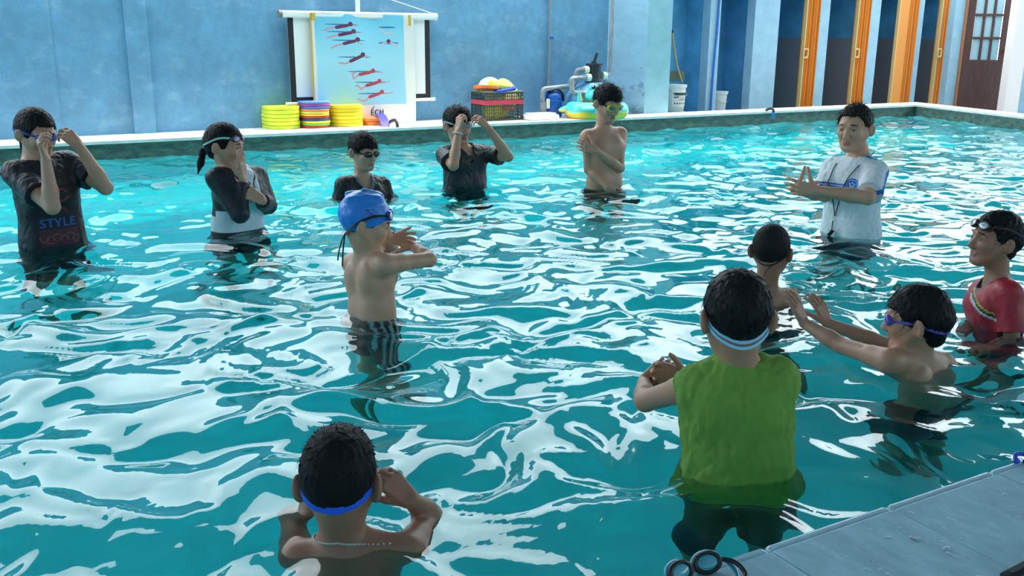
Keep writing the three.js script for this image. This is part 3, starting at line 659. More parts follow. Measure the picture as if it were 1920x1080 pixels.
  if (o.shorts) {
    const l = [];
    for (const e of list) {
      if (e.tag === 'thigh') { const d = e.b.clone().sub(e.a).normalize(), t = o.shorts.len ?? 0.7, b = e.a.clone().lerp(e.b, t); l.push(prim({ a: e.a, b: b.clone().addScaledVector(d, 0.05), ra: e.ra + 0.014, rb: lerp(e.ra, e.rb, t) + 0.02, k: 0.03, cut: [b, d] })); }
      if (e.tag === 'torso' && e.a && e.b.distanceTo(pel) < 0.1 * s) l.push(prim({ a: e.a.clone().lerp(e.b, 0.55), b: e.b, ra: lerp(e.ra, e.rb, 0.5) + 0.008, rb: e.rb + 0.012, k: 0.04 }));
    }
    const top = pel.y + (o.shorts.top ?? 0.05) * s;
    part('shorts', place(skin(l, 0.011, (d, x, y, z) => Math.max(d + wrinkle(x, y, z, 0.003), y - top), (x, y, z) => o.shorts.colour?.(x, y, z, rec) ?? C(26, 28, 34))), clothWet, root);
  }
  rec.hit = (p, d, extra = 0) => {                                     // march to the surface of head and hair
    const q = p.clone();
    for (let i = 0; i < 60; i++) { let e = field(rec.headList, q.x, q.y, q.z); if (rec.hair) e = Math.min(e, rec.hair.post(field(rec.hair.list, q.x, q.y, q.z), q.x, q.y, q.z)); if (rec.capList) e = Math.min(e, field(rec.capList, q.x, q.y, q.z)); e -= extra; if (e < 0.0006) break; q.addScaledVector(d, e * 0.8); }
    return q;
  };
  people[o.id] = rec;
  return rec;
}
// swim goggles: two lenses in frames, nose bridge and a strap that hugs the head
function goggles(rec, o) {
  const g = thing('swim_goggles', o.label, 'goggles', rec.J.head.clone()), off = rec.J.head.clone().negate();
  const hm = rec.hm, hs = rec.hs, P = (x, y, z) => V(x, y, z).applyMatrix4(hm), D = (x, y, z) => V(x, y, z).transformDirection(hm);
  const put = (name, geo, m) => mesh(name, geo.translate(off.x, off.y, off.z), m, g);
  const y0 = o.y ?? -0.002, big = o.big ?? 1, back = o.back ?? -0.01, h = (o.band ?? 0.010) * hs / 2;
  const strapPts = [], nrm = [];
  const a0 = o.gap ?? 0.62, nSeg = 54;
  for (let i = 0; i <= nSeg; i++) {
    const ang = a0 + (2 * Math.PI - 2 * a0) * i / nSeg, t = 0.5 - 0.5 * Math.cos((i / nSeg) * 2 * Math.PI), y = lerp(y0, back, t) + (o.lift ?? 0.014) * Math.sin(ang) ** 4;
    const out = D(Math.sin(ang), 0, Math.cos(ang)), from = P(0, y, -0.012).addScaledVector(out, 0.2 * hs);
    strapPts.push(rec.hit(from, out.clone().negate(), 0.0008)); nrm.push(out);
  }
  for (let k = 0; k < 3; k++) for (let i = 1; i < nSeg; i++) strapPts[i].lerp(strapPts[i - 1].clone().lerp(strapPts[i + 1], 0.5), 0.6);
  const ribbon = (pts, nr, hh, th) => {
    const up = D(0, 1, 0), pos = [], idx = [];
    pts.forEach((p, i) => { for (const [a, b] of [[-1, 0], [-1, 1], [1, 1], [1, 0]]) { const q = p.clone().addScaledVector(up, a * hh).addScaledVector(nr[i], b * th); pos.push(q.x, q.y, q.z); } if (i) for (let e = 0; e < 4; e++) { const A = (i - 1) * 4 + e, B = (i - 1) * 4 + (e + 1) % 4; idx.push(A, B, A + 4, B, B + 4, A + 4); } });
    const n = pts.length - 1;
    idx.push(0, 2, 1, 0, 3, 2, n * 4, n * 4 + 1, n * 4 + 2, n * 4, n * 4 + 2, n * 4 + 3);
    let gg = new THREE.BufferGeometry(); gg.setAttribute('position', new THREE.Float32BufferAttribute(pos, 3)); gg.setIndex(idx);
    gg = gg.toNonIndexed(); gg.computeVertexNormals(); return gg;
  };
  const sm = o.strapMat ?? mat(o.strap, 0.45);
  put('strap', ribbon(strapPts, nrm, h, 0.0026 * hs), sm);
  if (o.second) { const p2 = strapPts.map((p, i) => p.clone().addScaledVector(D(0, 1, 0), -o.second * Math.sin(Math.PI * i / nSeg)).addScaledVector(nrm[i], 0.002)); put('strap', ribbon(p2, nrm, h, 0.0026 * hs), sm); }
  if (o.buckle) { const i = Math.round(nSeg * o.buckle), b = rbox(0.038 * hs, 0.018 * hs, 0.006 * hs, 0.0025); b.applyMatrix4(new THREE.Matrix4().lookAt(V(0, 0, 0), nrm[i].clone().negate(), UPV)); put('buckle', b.translate(strapPts[i].x, strapPts[i].y, strapPts[i].z).translate(nrm[i].x * 0.002, 0, nrm[i].z * 0.002), sm); }
  for (const t of o.tails ?? []) {                                     // loose strap ends
    const i = Math.round(nSeg * t[0]), p = strapPts[i].clone().addScaledVector(nrm[i], 0.003), q = t[1];
    put('strap_end', tube([p, p.clone().add(V(q[0] * 0.4, q[1] * 0.25, q[2] * 0.4)), p.clone().add(V(q[0] * 0.8, q[1] * 0.65, q[2] * 0.8)), p.clone().add(V(q[0], q[1], q[2]))], t[2] ?? 0.0022, 16, 6), sm);
  }
  if (o.noLens) return g;
  const fm = mat(o.frame, 0.35, { clearcoat: 0.5 }), lm = mat(o.lens, 0.08, { clearcoat: 1, clearcoatRoughness: 0.03 }), inner = [];
  for (const e of [-1, 1]) {
    const x = 0.0325 * e * (o.wide ?? 1), from = P(x, y0, 0.3), d = D(0, 0, -1), c = rec.hit(from, d, 0.001), lc = c.clone().applyMatrix4(hm.clone().invert());
    const rot = new THREE.Euler(-(o.tilt ?? 0), 0.28 * e, 0);
    const M4 = (z) => hm.clone().multiply(new THREE.Matrix4().compose(V(lc.x, lc.y, lc.z + z), new THREE.Quaternion().setFromEuler(rot), V(1, 1, 1)));
    const ring = new THREE.TorusGeometry(0.0215 * big, 0.0048, 10, 28).scale(1.12, 0.78, 1.7).applyMatrix4(M4(0.002));
    const cup = new THREE.CylinderGeometry(0.0215 * big, 0.0235 * big, 0.016, 28, 1, true).rotateX(Math.PI / 2).scale(1.12, 0.8, 1).applyMatrix4(M4(-0.003));
    put('frame', merge([ring, cup]), fm);
    put('lens', new THREE.SphereGeometry(0.0205 * big, 24, 12).scale(1.12, 0.78, 0.32).applyMatrix4(M4(0.006)), lm);
    inner.push(V(lc.x - 0.021 * e, lc.y, lc.z + 0.005).applyMatrix4(hm));
    const outer = V(lc.x + 0.024 * big * e, lc.y, lc.z - 0.002).applyMatrix4(hm), near = e < 0 ? strapPts[nSeg] : strapPts[0];
    put('strap_link', tube([outer, outer.clone().lerp(near, 0.5).addScaledVector(D(e, 0, 0.3), 0.004), near], 0.0042 * hs, 10, 6), sm);
  }
  put('nose_bridge', tube([inner[0], inner[0].clone().lerp(inner[1], 0.5).addScaledVector(D(0, 0.3, 1), 0.003), inner[1]], 0.0036 * hs, 8, 6), fm);
  return g;
}
const W3 = (x, y, z) => V(x, y, z);
// a thin printed patch that lies on a curved surface: rays go from the centre's outward side along -dir on to the distance field
function printPatch(name, parent, rec, hitFn, centre, dir, up, w, h, material, nu = 18, nv = 12) {
  const u = V(0, 0, 0).crossVectors(up, dir).normalize(), v = V(0, 0, 0).crossVectors(dir, u).normalize(), pos = [], uv = [], idx = [];
  for (let j = 0; j <= nv; j++) for (let i = 0; i <= nu; i++) {
    const p = centre.clone().addScaledVector(dir, 0.16).addScaledVector(u, (i / nu - 0.5) * w).addScaledVector(v, (j / nv - 0.5) * h);
    const q = hitFn(p, dir.clone().negate());
    q.addScaledVector(dir, 0.0016);
    pos.push(q.x, q.y, q.z); uv.push(i / nu, j / nv);
    if (i < nu && j < nv) { const a = j * (nu + 1) + i; idx.push(a, a + 1, a + nu + 2, a, a + nu + 2, a + nu + 1); }
  }
  const g = new THREE.BufferGeometry();
  g.setAttribute('position', new THREE.Float32BufferAttribute(pos, 3));
  g.setAttribute('uv', new THREE.Float32BufferAttribute(uv, 2));
  g.setIndex(idx);
  g.computeVertexNormals();
  return mesh(name, rec.place(g), material, parent);
}
const shirtHit = (rec) => (p, d) => { const q = p.clone(); for (let i = 0; i < 70; i++) { const e = rec.shirtPost(field(rec.shirtList, q.x, q.y, q.z), q.x, q.y, q.z); if (e < 0.0006) break; q.addScaledVector(d, e * 0.7); } return q; };
function canvasTex(w, h, draw) {
  const c = document.createElement('canvas');
  c.width = w; c.height = h;
  draw(c.getContext('2d'), w, h);
  const t = new THREE.CanvasTexture(c);
  t.colorSpace = THREE.SRGBColorSpace;
  return t;
}
const darkShorts = { colour: () => C(24, 27, 34) };
const SK1 = C(198, 148, 122), SK2 = C(204, 152, 124), SK3 = C(184, 132, 106), SK4 = C(164, 112, 88);

// 1 teenager at the left in the printed black T-shirt, setting goggles
const p1 = person({ id: 1, D: 4.54, s: 0.95, hs: 0.95, female: true, skin: SK1, yaw: 62, pitch: 14, noEyes: false, label: 'person in black printed T-shirt pressing blue goggles on with both hands',
  J: { head: [69, 250, 0], neck: [63, 303, 0.02], sR: [27, 325, -0.09], sL: [130, 305, 0.09], waist: [100, 450, 0], eR: [98, 388, -0.22], wR: [86, 300, -0.20], eL: [198, 352, 0.0], wL: [150, 276, -0.06] },
  handR: { f: V(-0.25, 1, 0.05), n: V(1, 0.1, -0.5), curl: [0.75, 0.8, 0.85, 0.9], thumb: 0.5 }, handL: { f: V(-0.75, 0.8, 0), n: V(-0.5, -0.6, -0.5), curl: [0.6, 0.65, 0.7, 0.75], thumb: 0.5 },
  hair: { thick: 0.011, back: -0.05, nape: -0.085, side: -0.04, fringe: 0.058, rough: 0.002, tufts: 160, tuftLen: 1.5, locks: [[[0, -0.03, -0.1], [0.005, -0.13, -0.092], 0.03, 0.016]] },
  shirt: { loose: 0.016, sleeve: 0.62, wide: 0.02, bottom: -0.12, wrinkle: 0.005, neckR: 0.078, neckUp: 0.04, vee: 0.03, colour: () => C(30, 28, 36) }, shorts: { colour: () => C(24, 27, 34), len: 0.9 } });
{
  const tex = canvasTex(256, 384, (c, w, h) => {
    c.fillStyle = 'rgb(30,28,36)'; c.fillRect(0, 0, w, h);
    c.strokeStyle = 'rgb(120,44,54)'; c.lineWidth = 15; c.lineCap = 'round';
    c.beginPath(); c.arc(150, 60, 36, 0.4, 5.6); c.stroke();
    c.beginPath(); c.moveTo(96, 150); c.quadraticCurveTo(150, 110, 180, 170); c.stroke();
    c.fillStyle = 'rgb(78,34,44)'; c.fillRect(20, 272, 216, 104);
    c.strokeStyle = 'rgb(124,64,74)'; c.lineWidth = 8;
    for (let i = 0; i < 6; i++) { c.beginPath(); c.arc(40 + i * 36, 322 + (i % 2) * 14, 22, i, i + 3.6); c.stroke(); }
    c.fillStyle = 'rgb(46,84,170)'; c.font = 'bold 76px sans-serif'; c.textAlign = 'center'; c.fillText('STYLE', 128, 258);
  });
  const c = p1.M.clone().lerp(p1.waist, 0.62), d = p1.fw.clone();
  printPatch('shirt_print', p1.root, p1, shirtHit(p1), c, d, UPV, 0.21, 0.3, mat(0xffffff, 0.7, { map: tex }));
  goggles(p1, { label: 'blue goggles held to the face by person in black printed T-shirt', frame: C(50, 82, 200), lens: C(70, 96, 190), strap: C(50, 70, 160), y: 0.004, back: -0.005 });
}
// 2 girl with a ponytail and long black and white sleeves
const white = C(206, 216, 224), black = C(28, 30, 40);
const p2 = person({ id: 2, D: 4.9, s: 0.9, hs: 0.94, female: true, skin: SK1, yaw: 82, pitch: 6, label: 'person with ponytail in black and white long sleeved top covering mouth with hand',
  J: { head: [423, 273, 0], neck: [430, 321, 0.01], sR: [404, 334, -0.1], sL: [484, 331, 0.09], waist: [446, 424, 0], eR: [450, 401, -0.16], wR: [456, 338, -0.10], eL: [502, 384, 0.05], wL: [492, 376, -0.13] },
  handR: { f: V(0.0, 1, 0.02), n: V(-1, 0, -0.2), curl: 0.06, thumb: 0.35, spread: 0.02 }, handL: { f: V(-0.75, 0.5, 0.1), n: V(-0.3, -0.3, -0.8), curl: 1.15, thumb: 0.2 },
  hair: { thick: 0.010, back: -0.04, nape: -0.07, side: -0.03, fringe: 0.06, rough: 0.002, tufts: 160, tuftLen: 1.4, locks: [[[0, -0.03, -0.1], [0, -0.045, -0.128], 0.014, 0.018], [[0, -0.045, -0.128], [0, -0.115, -0.14], 0.018, 0.02], [[0, -0.115, -0.14], [0, -0.175, -0.155], 0.018, 0.004], [[0.062, 0.0, 0.03], [0.06, -0.07, 0.036], 0.006, 0.002]] },
  shirt: { loose: 0.011, sleeve: 1.92, wide: 0.008, bottom: -0.1, wrinkle: 0.003, neckR: 0.075, cell: 0.005, colour: (x, y, z, r, l) => {
    let sl = 1e9, to = 1e9; for (const e of l) if (!e.sub) { const d = pd(e, x, y, z); if (e.tag === 'sleeve') sl = Math.min(sl, d); else to = Math.min(to, d); }
    if (sl < to - 0.001) return black;
    const q = V(x, y, z).sub(r.M), a = q.dot(r.fw), b = q.dot(r.rv) / r.s;
    if (a < 0.0 && q.y > -0.19) return black;
    if (Math.abs(b) > 0.07 && q.y > -0.16) return black;
    if (Math.abs(Math.abs(b) - 0.05 - 0.02 * Math.sin(q.y * 40)) < 0.006 && q.y > -0.15) return black;
    return q.y < -0.27 ? black : white; } },
  shorts: darkShorts });
goggles(p2, { label: 'grey goggles with mint strap pushed up on forehead of person with ponytail', frame: C(70, 66, 84), lens: C(170, 150, 186), strap: C(150, 214, 206), y: 0.05, back: -0.012, tilt: 0.35, band: 0.011, tails: [[0.12, [0.01, -0.055, 0.01], 0.004]] });
// 3 boy in black goggles up to his shoulders in the water
const p3 = person({ id: 3, D: 6.05, s: 0.86, hs: 0.98, skin: SK1, yaw: 48, pitch: 6, noEyes: true, label: 'person in black goggles and black shirt with grey collar, shoulders just above water',
  J: { head: [682, 284, 0], neck: [678, 332, 0.02], sR: [643, 346, -0.05], sL: [718, 347, 0.1], waist: [682, 418, 0], eR: [630, 410, -0.05], wR: [650, 440, -0.2], eL: [738, 410, 0.05], wL: [720, 440, -0.1] },
  handR: { f: V(0.5, 0, 1), n: V(0, -1, 0) }, handL: { f: V(0.2, 0, 1), n: V(0, -1, 0) },
  hair: { thick: 0.012, nape: -0.06, side: -0.02, fringe: 0.034, rough: 0.003, tufts: 320, tuftLen: 1.3, spiky: 0.05 },
  shirt: { loose: 0.016, sleeve: 0.8, wide: 0.016, wrinkle: 0.005, vee: 0.16, neckUp: 0.036, neckR: 0.066, bottom: -0.3, colour: (x, y, z, r, l) => { for (const e of l) if (e.sub && pd(e, x, y, z) < 0.017) return C(96, 124, 150); return C(26, 27, 34); } }, shorts: darkShorts });
goggles(p3, { label: 'black goggles with dark lenses worn by person in shirt with grey collar', frame: C(20, 20, 24), lens: C(18, 26, 30), strap: C(20, 20, 24), back: -0.03, tails: [[0.55, [-0.03, -0.012, 0], 0.003]] });
// 4 boy in a black T-shirt putting goggles on
const p4 = person({ id: 4, D: 6.42, s: 0.92, hs: 1.0, skin: SK2, yaw: 42, pitch: 6, label: 'person in plain charcoal T-shirt lifting pale goggles with both hands raised',
  J: { head: [858, 235, 0], neck: [866, 282, 0.0], sR: [833, 291, -0.08], sL: [903, 287, 0.1], waist: [872, 346, 0], eR: [850, 310, -0.30], wR: [859, 246, -0.22], eL: [953, 294, -0.06], wL: [916, 240, -0.12] },
  handR: { f: V(0.15, 1, -0.1), n: V(0.7, 0, -0.6), curl: [0.8, 0.85, 0.9, 0.95], thumb: 0.4 }, handL: { f: V(-0.75, 0.65, 0), n: V(-0.5, -0.6, -0.6), curl: [0.5, 0.6, 0.65, 0.7], thumb: 0.6 },
  hair: { thick: 0.012, nape: -0.055, side: -0.02, fringe: 0.045, rough: 0.003, tufts: 340, tuftLen: 1.2, spiky: 0.1, top: 0.004 },
  shirt: { loose: 0.02, sleeve: 0.7, wide: 0.022, wrinkle: 0.006, bottom: -0.1, neckR: 0.072, neckUp: 0.036, vee: 0.06, colour: () => C(36, 38, 44) }, shorts: darkShorts });
goggles(p4, { label: 'pale clear goggles between raised hands of person in charcoal T-shirt', frame: C(176, 196, 206), lens: C(120, 150, 160), strap: C(190, 206, 212), y: 0.012, noLens: false, back: 0.01 });
{ const w = p4.J.wR.clone().lerp(p4.J.eR, 0.08), d = p4.J.eR.clone().sub(p4.J.wR).normalize(), g = new THREE.TorusGeometry(0.03, 0.0045, 8, 28).applyQuaternion(new THREE.Quaternion().setFromUnitVectors(V(0, 0, 1), d));
  const o = tag(mesh('bracelet', g, mat(C(214, 220, 220), 0.35), scene), 'white bracelet on wrist of person in charcoal T-shirt', 'bracelet'); o.position.copy(w); }
// 5 shirtless boy in lime goggles
const p5 = person({ id: 5, D: 6.52, s: 0.94, hs: 1.0, skin: SK1, yaw: 38, pitch: 14, noEyes: true, armThin: 0.88, cell: 0.005, label: 'shirtless person in lime goggles hugging own arm',
  J: { head: [1139, 194, 0], neck: [1131, 243, 0.02], sR: [1101, 257, -0.06], sL: [1163, 252, 0.1], waist: [1133, 342, 0], eR: [1103, 318, -0.06], wR: [1138, 350, -0.17], eL: [1163, 315, -0.04], wL: [1119, 283, -0.17] },
  handR: { f: V(0.6, -0.8, 0), n: V(0, 0, -1) }, handL: { f: V(-1, 0.35, -0.03), n: V(0.1, -0.1, -1), curl: [0.25, 0.28, 0.3, 0.3], thumb: 0.75, thumbCurl: 0.05 },
  hair: { thick: 0.013, nape: -0.06, side: -0.02, fringe: 0.042, rough: 0.0035, tufts: 360, tuftLen: 1.3, spiky: 0.1, top: 0.004 }, shorts: { colour: () => C(22, 24, 32), top: 0.12 } });
goggles(p5, { label: 'lime framed goggles worn by shirtless person hugging own arm', frame: C(196, 218, 38), lens: C(92, 106, 116), strap: C(32, 34, 36), big: 1.22, wide: 1.1, back: -0.005 });
// 6 swimming coach in a white shirt with blue stripes
const blueS = C(34, 120, 214), offw = C(224, 228, 234);
const p6 = person({ id: 6, D: 4.94, s: 0.97, hs: 1.0, old: 1, open: true, skin: SK2, yaw: -40, pitch: 2, squint: 0.0036, cell: 0.005, label: 'older person in white shirt with blue stripes, fingers interlocked, teaching the group',
  J: { head: [1601, 240, 0], neck: [1613, 294, 0.03], sR: [1561, 316, 0.1], sL: [1644, 323, -0.1], waist: [1595, 428, 0], eR: [1546, 366, -0.04], wR: [1489, 354, -0.24], eL: [1627, 371, -0.28], wL: [1529, 357, -0.33] },
  handR: { f: V(0.75, 0.05, 0.55), n: V(0.5, 0.1, -0.8), curl: [0.9, 0.9, 0.9, 0.9], thumb: 1.35, thumbCurl: 0.0 }, handL: { f: V(-1, 0.12, -0.1), n: V(-0.15, 0, -1), curl: [0.35, 0.4, 0.45, 0.5], thumb: 1.25, thumbCurl: 0.0, spread: 0.16 },
  hair: { thick: 0.009, nape: -0.05, side: 0.0, fringe: 0.068, rough: 0.003, tufts: 420, tuftLen: 0.9, spiky: 0.35, mat: mat(srgb(40, 37, 38), 0.6, { specularIntensity: 0.35 }) },
  shirt: { dry: true, loose: 0.018, sleeve: 0.82, wide: 0.022, bottom: -0.06, wrinkle: 0.005, neckR: 0.074, neckUp: 0.036, cell: 0.0045, colour: (x, y, z, r, l) => {
    const q = V(x, y, z).sub(r.M), a = q.dot(r.fw), b = q.dot(r.rv);
    for (const [S, Eb] of [['sL', 'eL'], ['sR', 'eR']]) { // stripe from the collar over the shoulder down the sleeve
      const d = r.J[Eb].clone().sub(r.J[S]), t = V(x, y, z).sub(r.J[S]), u = t.dot(d) / d.lengthSq(), up = V(0, 0, 0).crossVectors(d.clone().normalize(), V(0, 0, 0).crossVectors(UPV, d)).normalize();
      const out = r.rv.clone().multiplyScalar(S === 'sL' ? 1 : -1), lat = t.dot(out), fwd = t.dot(r.fw);
      if (u > -0.05 && u < 1.2 && lat > 0.0 && t.dot(V(0, 0, 0).crossVectors(d.clone().normalize(), out).normalize()) ** 2 < 0.00018 && t.dot(up) !== 0) return blueS;
      if (lat <= 0.0 && lat > -0.11 && t.y > 0.02 && Math.abs(fwd) < 0.013) return blueS;
    }
    if (a > 0.0 && Math.abs(b) < 0.14) { const yy = q.y + 0.085 + 0.02 * b; if (Math.abs(yy) < 0.013 || Math.abs(yy - 0.024) < 0.0045) return blueS; }
    return offw; } },
  shorts: { colour: () => C(28, 32, 44) } });
{
  const tex = canvasTex(128, 128, (c) => { c.fillStyle = 'rgb(38,110,200)'; c.beginPath(); c.arc(64, 64, 64, 0, 7); c.fill(); c.strokeStyle = 'rgb(200,222,240)'; c.lineWidth = 4; c.beginPath(); c.arc(64, 64, 48, 0, 7); c.stroke(); c.fillStyle = 'rgb(222,236,246)'; for (let i = 0; i < 5; i++) { c.beginPath(); c.arc(64 + 22 * Math.cos(i * 1.257 - 1.5), 60 + 16 * Math.sin(i * 1.257 - 1.5), 8, 0, 7); c.fill(); } c.fillRect(40, 78, 48, 6); });
  const b = p6.M.clone().addScaledVector(p6.rv, 0.07).add(V(0, -0.06, 0));
  // round badge: a disc of points pressed on to the shirt
  const hit = shirtHit(p6), pos = [], uv = [], idx = [], u = p6.rv.clone().setY(0).normalize();
  for (let r = 0; r <= 5; r++) for (let k = 0; k < 28; k++) { const a = k / 28 * 2 * Math.PI, R = 0.033 * r / 5, p = b.clone().addScaledVector(u, Math.cos(a) * R).addScaledVector(UPV, Math.sin(a) * R).addScaledVector(p6.fw, 0.2), q = hit(p, p6.fw.clone().negate()).addScaledVector(p6.fw, 0.002); pos.push(q.x, q.y, q.z); uv.push(0.5 + Math.cos(a) * r / 10, 0.5 + Math.sin(a) * r / 10); if (r < 5) { const A = r * 28 + k, B = r * 28 + (k + 1) % 28; idx.push(A, A + 28, B, B, A + 28, B + 28); } }
  const g = new THREE.BufferGeometry(); g.setAttribute('position', new THREE.Float32BufferAttribute(pos, 3)); g.setAttribute('uv', new THREE.Float32BufferAttribute(uv, 2)); g.setIndex(idx); g.computeVertexNormals();
  tag(mesh('badge', p6.place(g), mat(0xffffff, 0.6, { map: tex }), p6.root), 'round blue badge printed on white shirt');
  // whistle on a dark cord
  const w = thing('whistle', 'black whistle on dark neck cord hanging over striped white shirt', 'whistle', p6.M.clone()), hang = p6.M.clone().add(V(0, -0.255, 0)).addScaledVector(p6.rv, -0.02);
  const pts = [], on = (p) => hit(p.clone().addScaledVector(p6.fw, 0.2), p6.fw.clone().negate()).addScaledVector(p6.fw, 0.006);
  const low = on(hang);
  for (const e of [-1, 1]) { const line = [p6.J.neck.clone().addScaledVector(p6.rv, e * 0.075).addScaledVector(p6.fw, -0.01).add(V(0, 0.03, 0))]; for (let i = 0; i <= 10; i++) line.push(on(p6.M.clone().addScaledVector(p6.rv, e * 0.062 * (1 - i / 10) - 0.02 * i / 10).add(V(0, 0.022 - 0.255 * i / 10, 0)))); pts.push(tube(line.map((p) => p.sub(p6.M)), 0.0024, 60, 6)); }
  pts.push(tube([p6.J.neck.clone().addScaledVector(p6.rv, -0.075).addScaledVector(p6.fw, -0.01).add(V(0, 0.03, 0)), p6.J.neck.clone().addScaledVector(p6.fw, -0.075).add(V(0, 0.035, 0)), p6.J.neck.clone().addScaledVector(p6.rv, 0.075).addScaledVector(p6.fw, -0.01).add(V(0, 0.03, 0))].map((p) => p.clone().sub(p6.M)), 0.0022, 20, 6));
  const bm = mat(C(24, 26, 30), 0.4);
  mesh('cord', merge(pts), bm, w);
  const lp = low.clone().sub(p6.M).addScaledVector(p6.fw, 0.012);
  const wb = merge([new THREE.CylinderGeometry(0.012, 0.012, 0.018, 16).rotateZ(Math.PI / 2), box(0.018, 0.011, 0.034, 0, 0.006, 0.014)]);
  const wh = mesh('whistle_body', wb, bm, w); wh.position.copy(lp).add(V(0, -0.06, 0)); wh.rotation.set(0.9, -0.7, 0);
  mesh('ring', tube([lp, lp.clone().add(V(0, -0.02, 0)), lp.clone().add(V(0, -0.055, 0))], 0.0025, 8, 6), bm, w);
}
// 7 boy in the blue swimming cap
const p7 = person({ id: 7, D: 3.35, s: 0.74, hs: 0.89, skin: SK2, yaw: 98, pitch: 10, cell: 0.005, label: 'shirtless person in blue swimming cap stretching arms forward',
  J: { head: [687, 419, 0.01], neck: [689, 478, 0.02], sR: [722, 496, -0.07], sL: [661, 494, 0.11], waist: [697, 580, 0], eR: [805, 487, 0.05], wR: [775, 461, 0.17], eL: [735, 470, 0.27], wL: [726, 452, 0.16] },
  handR: { f: V(-0.75, 0.35, -0.2), n: V(-0.3, -0.4, -0.8), curl: [0.35, 0.4, 0.5, 0.55], thumb: 0.8 }, handL: { f: V(0.85, 0.3, 0.1), n: V(0.2, -0.5, 0.8), curl: [0.12, 0.2, 0.28, 0.3], thumb: 1.0, spread: 0.35 },
  hair: { thick: 0.006, nape: -0.07, side: -0.03, fringe: 0.05, rough: 0.0008, tufts: 0, mat: cropMat },
  shorts: { top: 0.16, len: 0.85, colour: (x, y, z, r) => { const q = V(x, y, z).sub(r.pel), b = -q.dot(r.rv); return b > 0.06 && Math.abs(((q.dot(r.fw) + 1) % 0.03) - 0.015) < 0.005 ? C(190, 196, 200) : C(24, 26, 34); } } });
{
  const q = new THREE.Quaternion().setFromRotationMatrix(new THREE.Matrix4().extractRotation(p7.hm)), hs = p7.hs, inv = p7.hm.clone().invert(), p = V(0, 0, 0);
  const P = (x, y, z) => V(x, y, z).applyMatrix4(p7.hm);
  p7.capList = [prim({ c: P(0, 0.036, -0.014), r: V(0.087 * hs, 0.097 * hs, 0.107 * hs), q, k: 0.01 }), prim({ a: P(0, 0.12, 0.04), b: P(0, 0.132, -0.03), ra: 0.012 * hs, rb: 0.006 * hs, k: 0.02 }), prim({ a: P(0.03, 0.115, 0.03), b: P(0.035, 0.1, -0.09), ra: 0.02 * hs, rb: 0.015 * hs, k: 0.015 }), prim({ a: P(-0.036, 0.11, 0.03), b: P(-0.04, 0.09, -0.08), ra: 0.02 * hs, rb: 0.015 * hs, k: 0.015 })];
  const capPost = (d, x, y, z) => { p.set(x, y, z).applyMatrix4(inv); d += hs * 0.0022 * (1 - Math.abs(n3(p.x * 22, p.y * 12, p.z * 9))) + 0.001 * n3(p.x * 40, p.y * 30, p.z * 30); const a = -0.008 + 0.42 * p.z; return Math.max(d, (a - p.y) * 0.8 * hs); };
  mesh('swim_cap', p7.place(skin(p7.capList, 0.0045, capPost)), mat(C(40, 132, 224), 0.38, { clearcoat: 0.15 }), p7.root);
  const tex = canvasTex(256, 128, (c, w, h) => { c.fillStyle = 'rgb(40,132,224)'; c.fillRect(0, 0, w, h); c.strokeStyle = c.fillStyle = 'rgb(18,34,60)'; c.lineWidth = 9; c.beginPath(); c.ellipse(150, 30, 56, 20, -0.1, 3.3, 6.2); c.stroke(); c.font = 'bold italic 54px sans-serif'; c.fillText('Phoenix', 22, 92); c.fillRect(36, 104, 150, 7); });
  const dir = V(-0.93, 0.28, 0.25).transformDirection(p7.hm), up = V(0, 1, 0.5).transformDirection(p7.hm);
  printPatch('cap_print', p7.root, p7, (s0, d) => { const k = s0.clone(); for (let i = 0; i < 60; i++) { const e = capPost(field(p7.capList, k.x, k.y, k.z), k.x, k.y, k.z); if (e < 0.0005) break; k.addScaledVector(d, e * 0.7); } return k; }, P(-0.03, 0.045, 0.0), dir, up, 0.062, 0.03, mat(0xffffff, 0.4, { map: tex }));
  goggles(p7, { label: 'blue and yellow goggles pushed up on blue swimming cap', frame: C(30, 70, 190), lens: C(190, 200, 90), strap: C(26, 30, 40), y: 0.052, back: -0.052, tilt: 0.3, band: 0.008, second: 0.008, gap: 0.6, tails: [[0.52, [-0.03, -0.1, 0.01], 0.0028], [0.5, [-0.012, -0.12, 0.02], 0.0028]] });
}
// 8 boy with cropped hair seen from behind, before the coach
const p8 = person({ id: 8, D: 3.54, s: 0.74, hs: 0.86, skin: SK4, yaw: 150, pitch: 0, noEyes: true, label: 'shirtless person with cropped hair and blue goggles watching the coach, back turned',
  J: { head: [1447, 470, 0], neck: [1437, 538, 0.0], sR: [1482, 563, 0.05], sL: [1392, 563, -0.05], waist: [1435, 660, 0], eR: [1494, 596, 0.2], wR: [1488, 606, 0.38], eL: [1398, 602, 0.10], wL: [1440, 606, 0.22] },
  handR: { f: V(0, 0.1, -1), n: V(0, -1, 0) }, handL: { f: V(0, 0.1, -1), n: V(0, -1, 0) },
  hair: { thick: 0.006, nape: -0.062, side: -0.022, fringe: 0.06, rough: 0.0012, tufts: 200, tuftLen: 0.45, spiky: 0.25, mat: mat(srgb(36, 33, 36), 0.7, { specularIntensity: 0.3 }) }, shorts: darkShorts });
goggles(p8, { label: 'blue goggles with thin dark strap on person with cropped hair watching the coach', frame: C(30, 80, 190), lens: C(40, 70, 150), strap: C(28, 30, 36), band: 0.006, back: -0.052, tails: [[0.42, [0.05, -0.03, 0.0], 0.0016], [0.6, [-0.04, -0.04, 0.02], 0.0016]] });
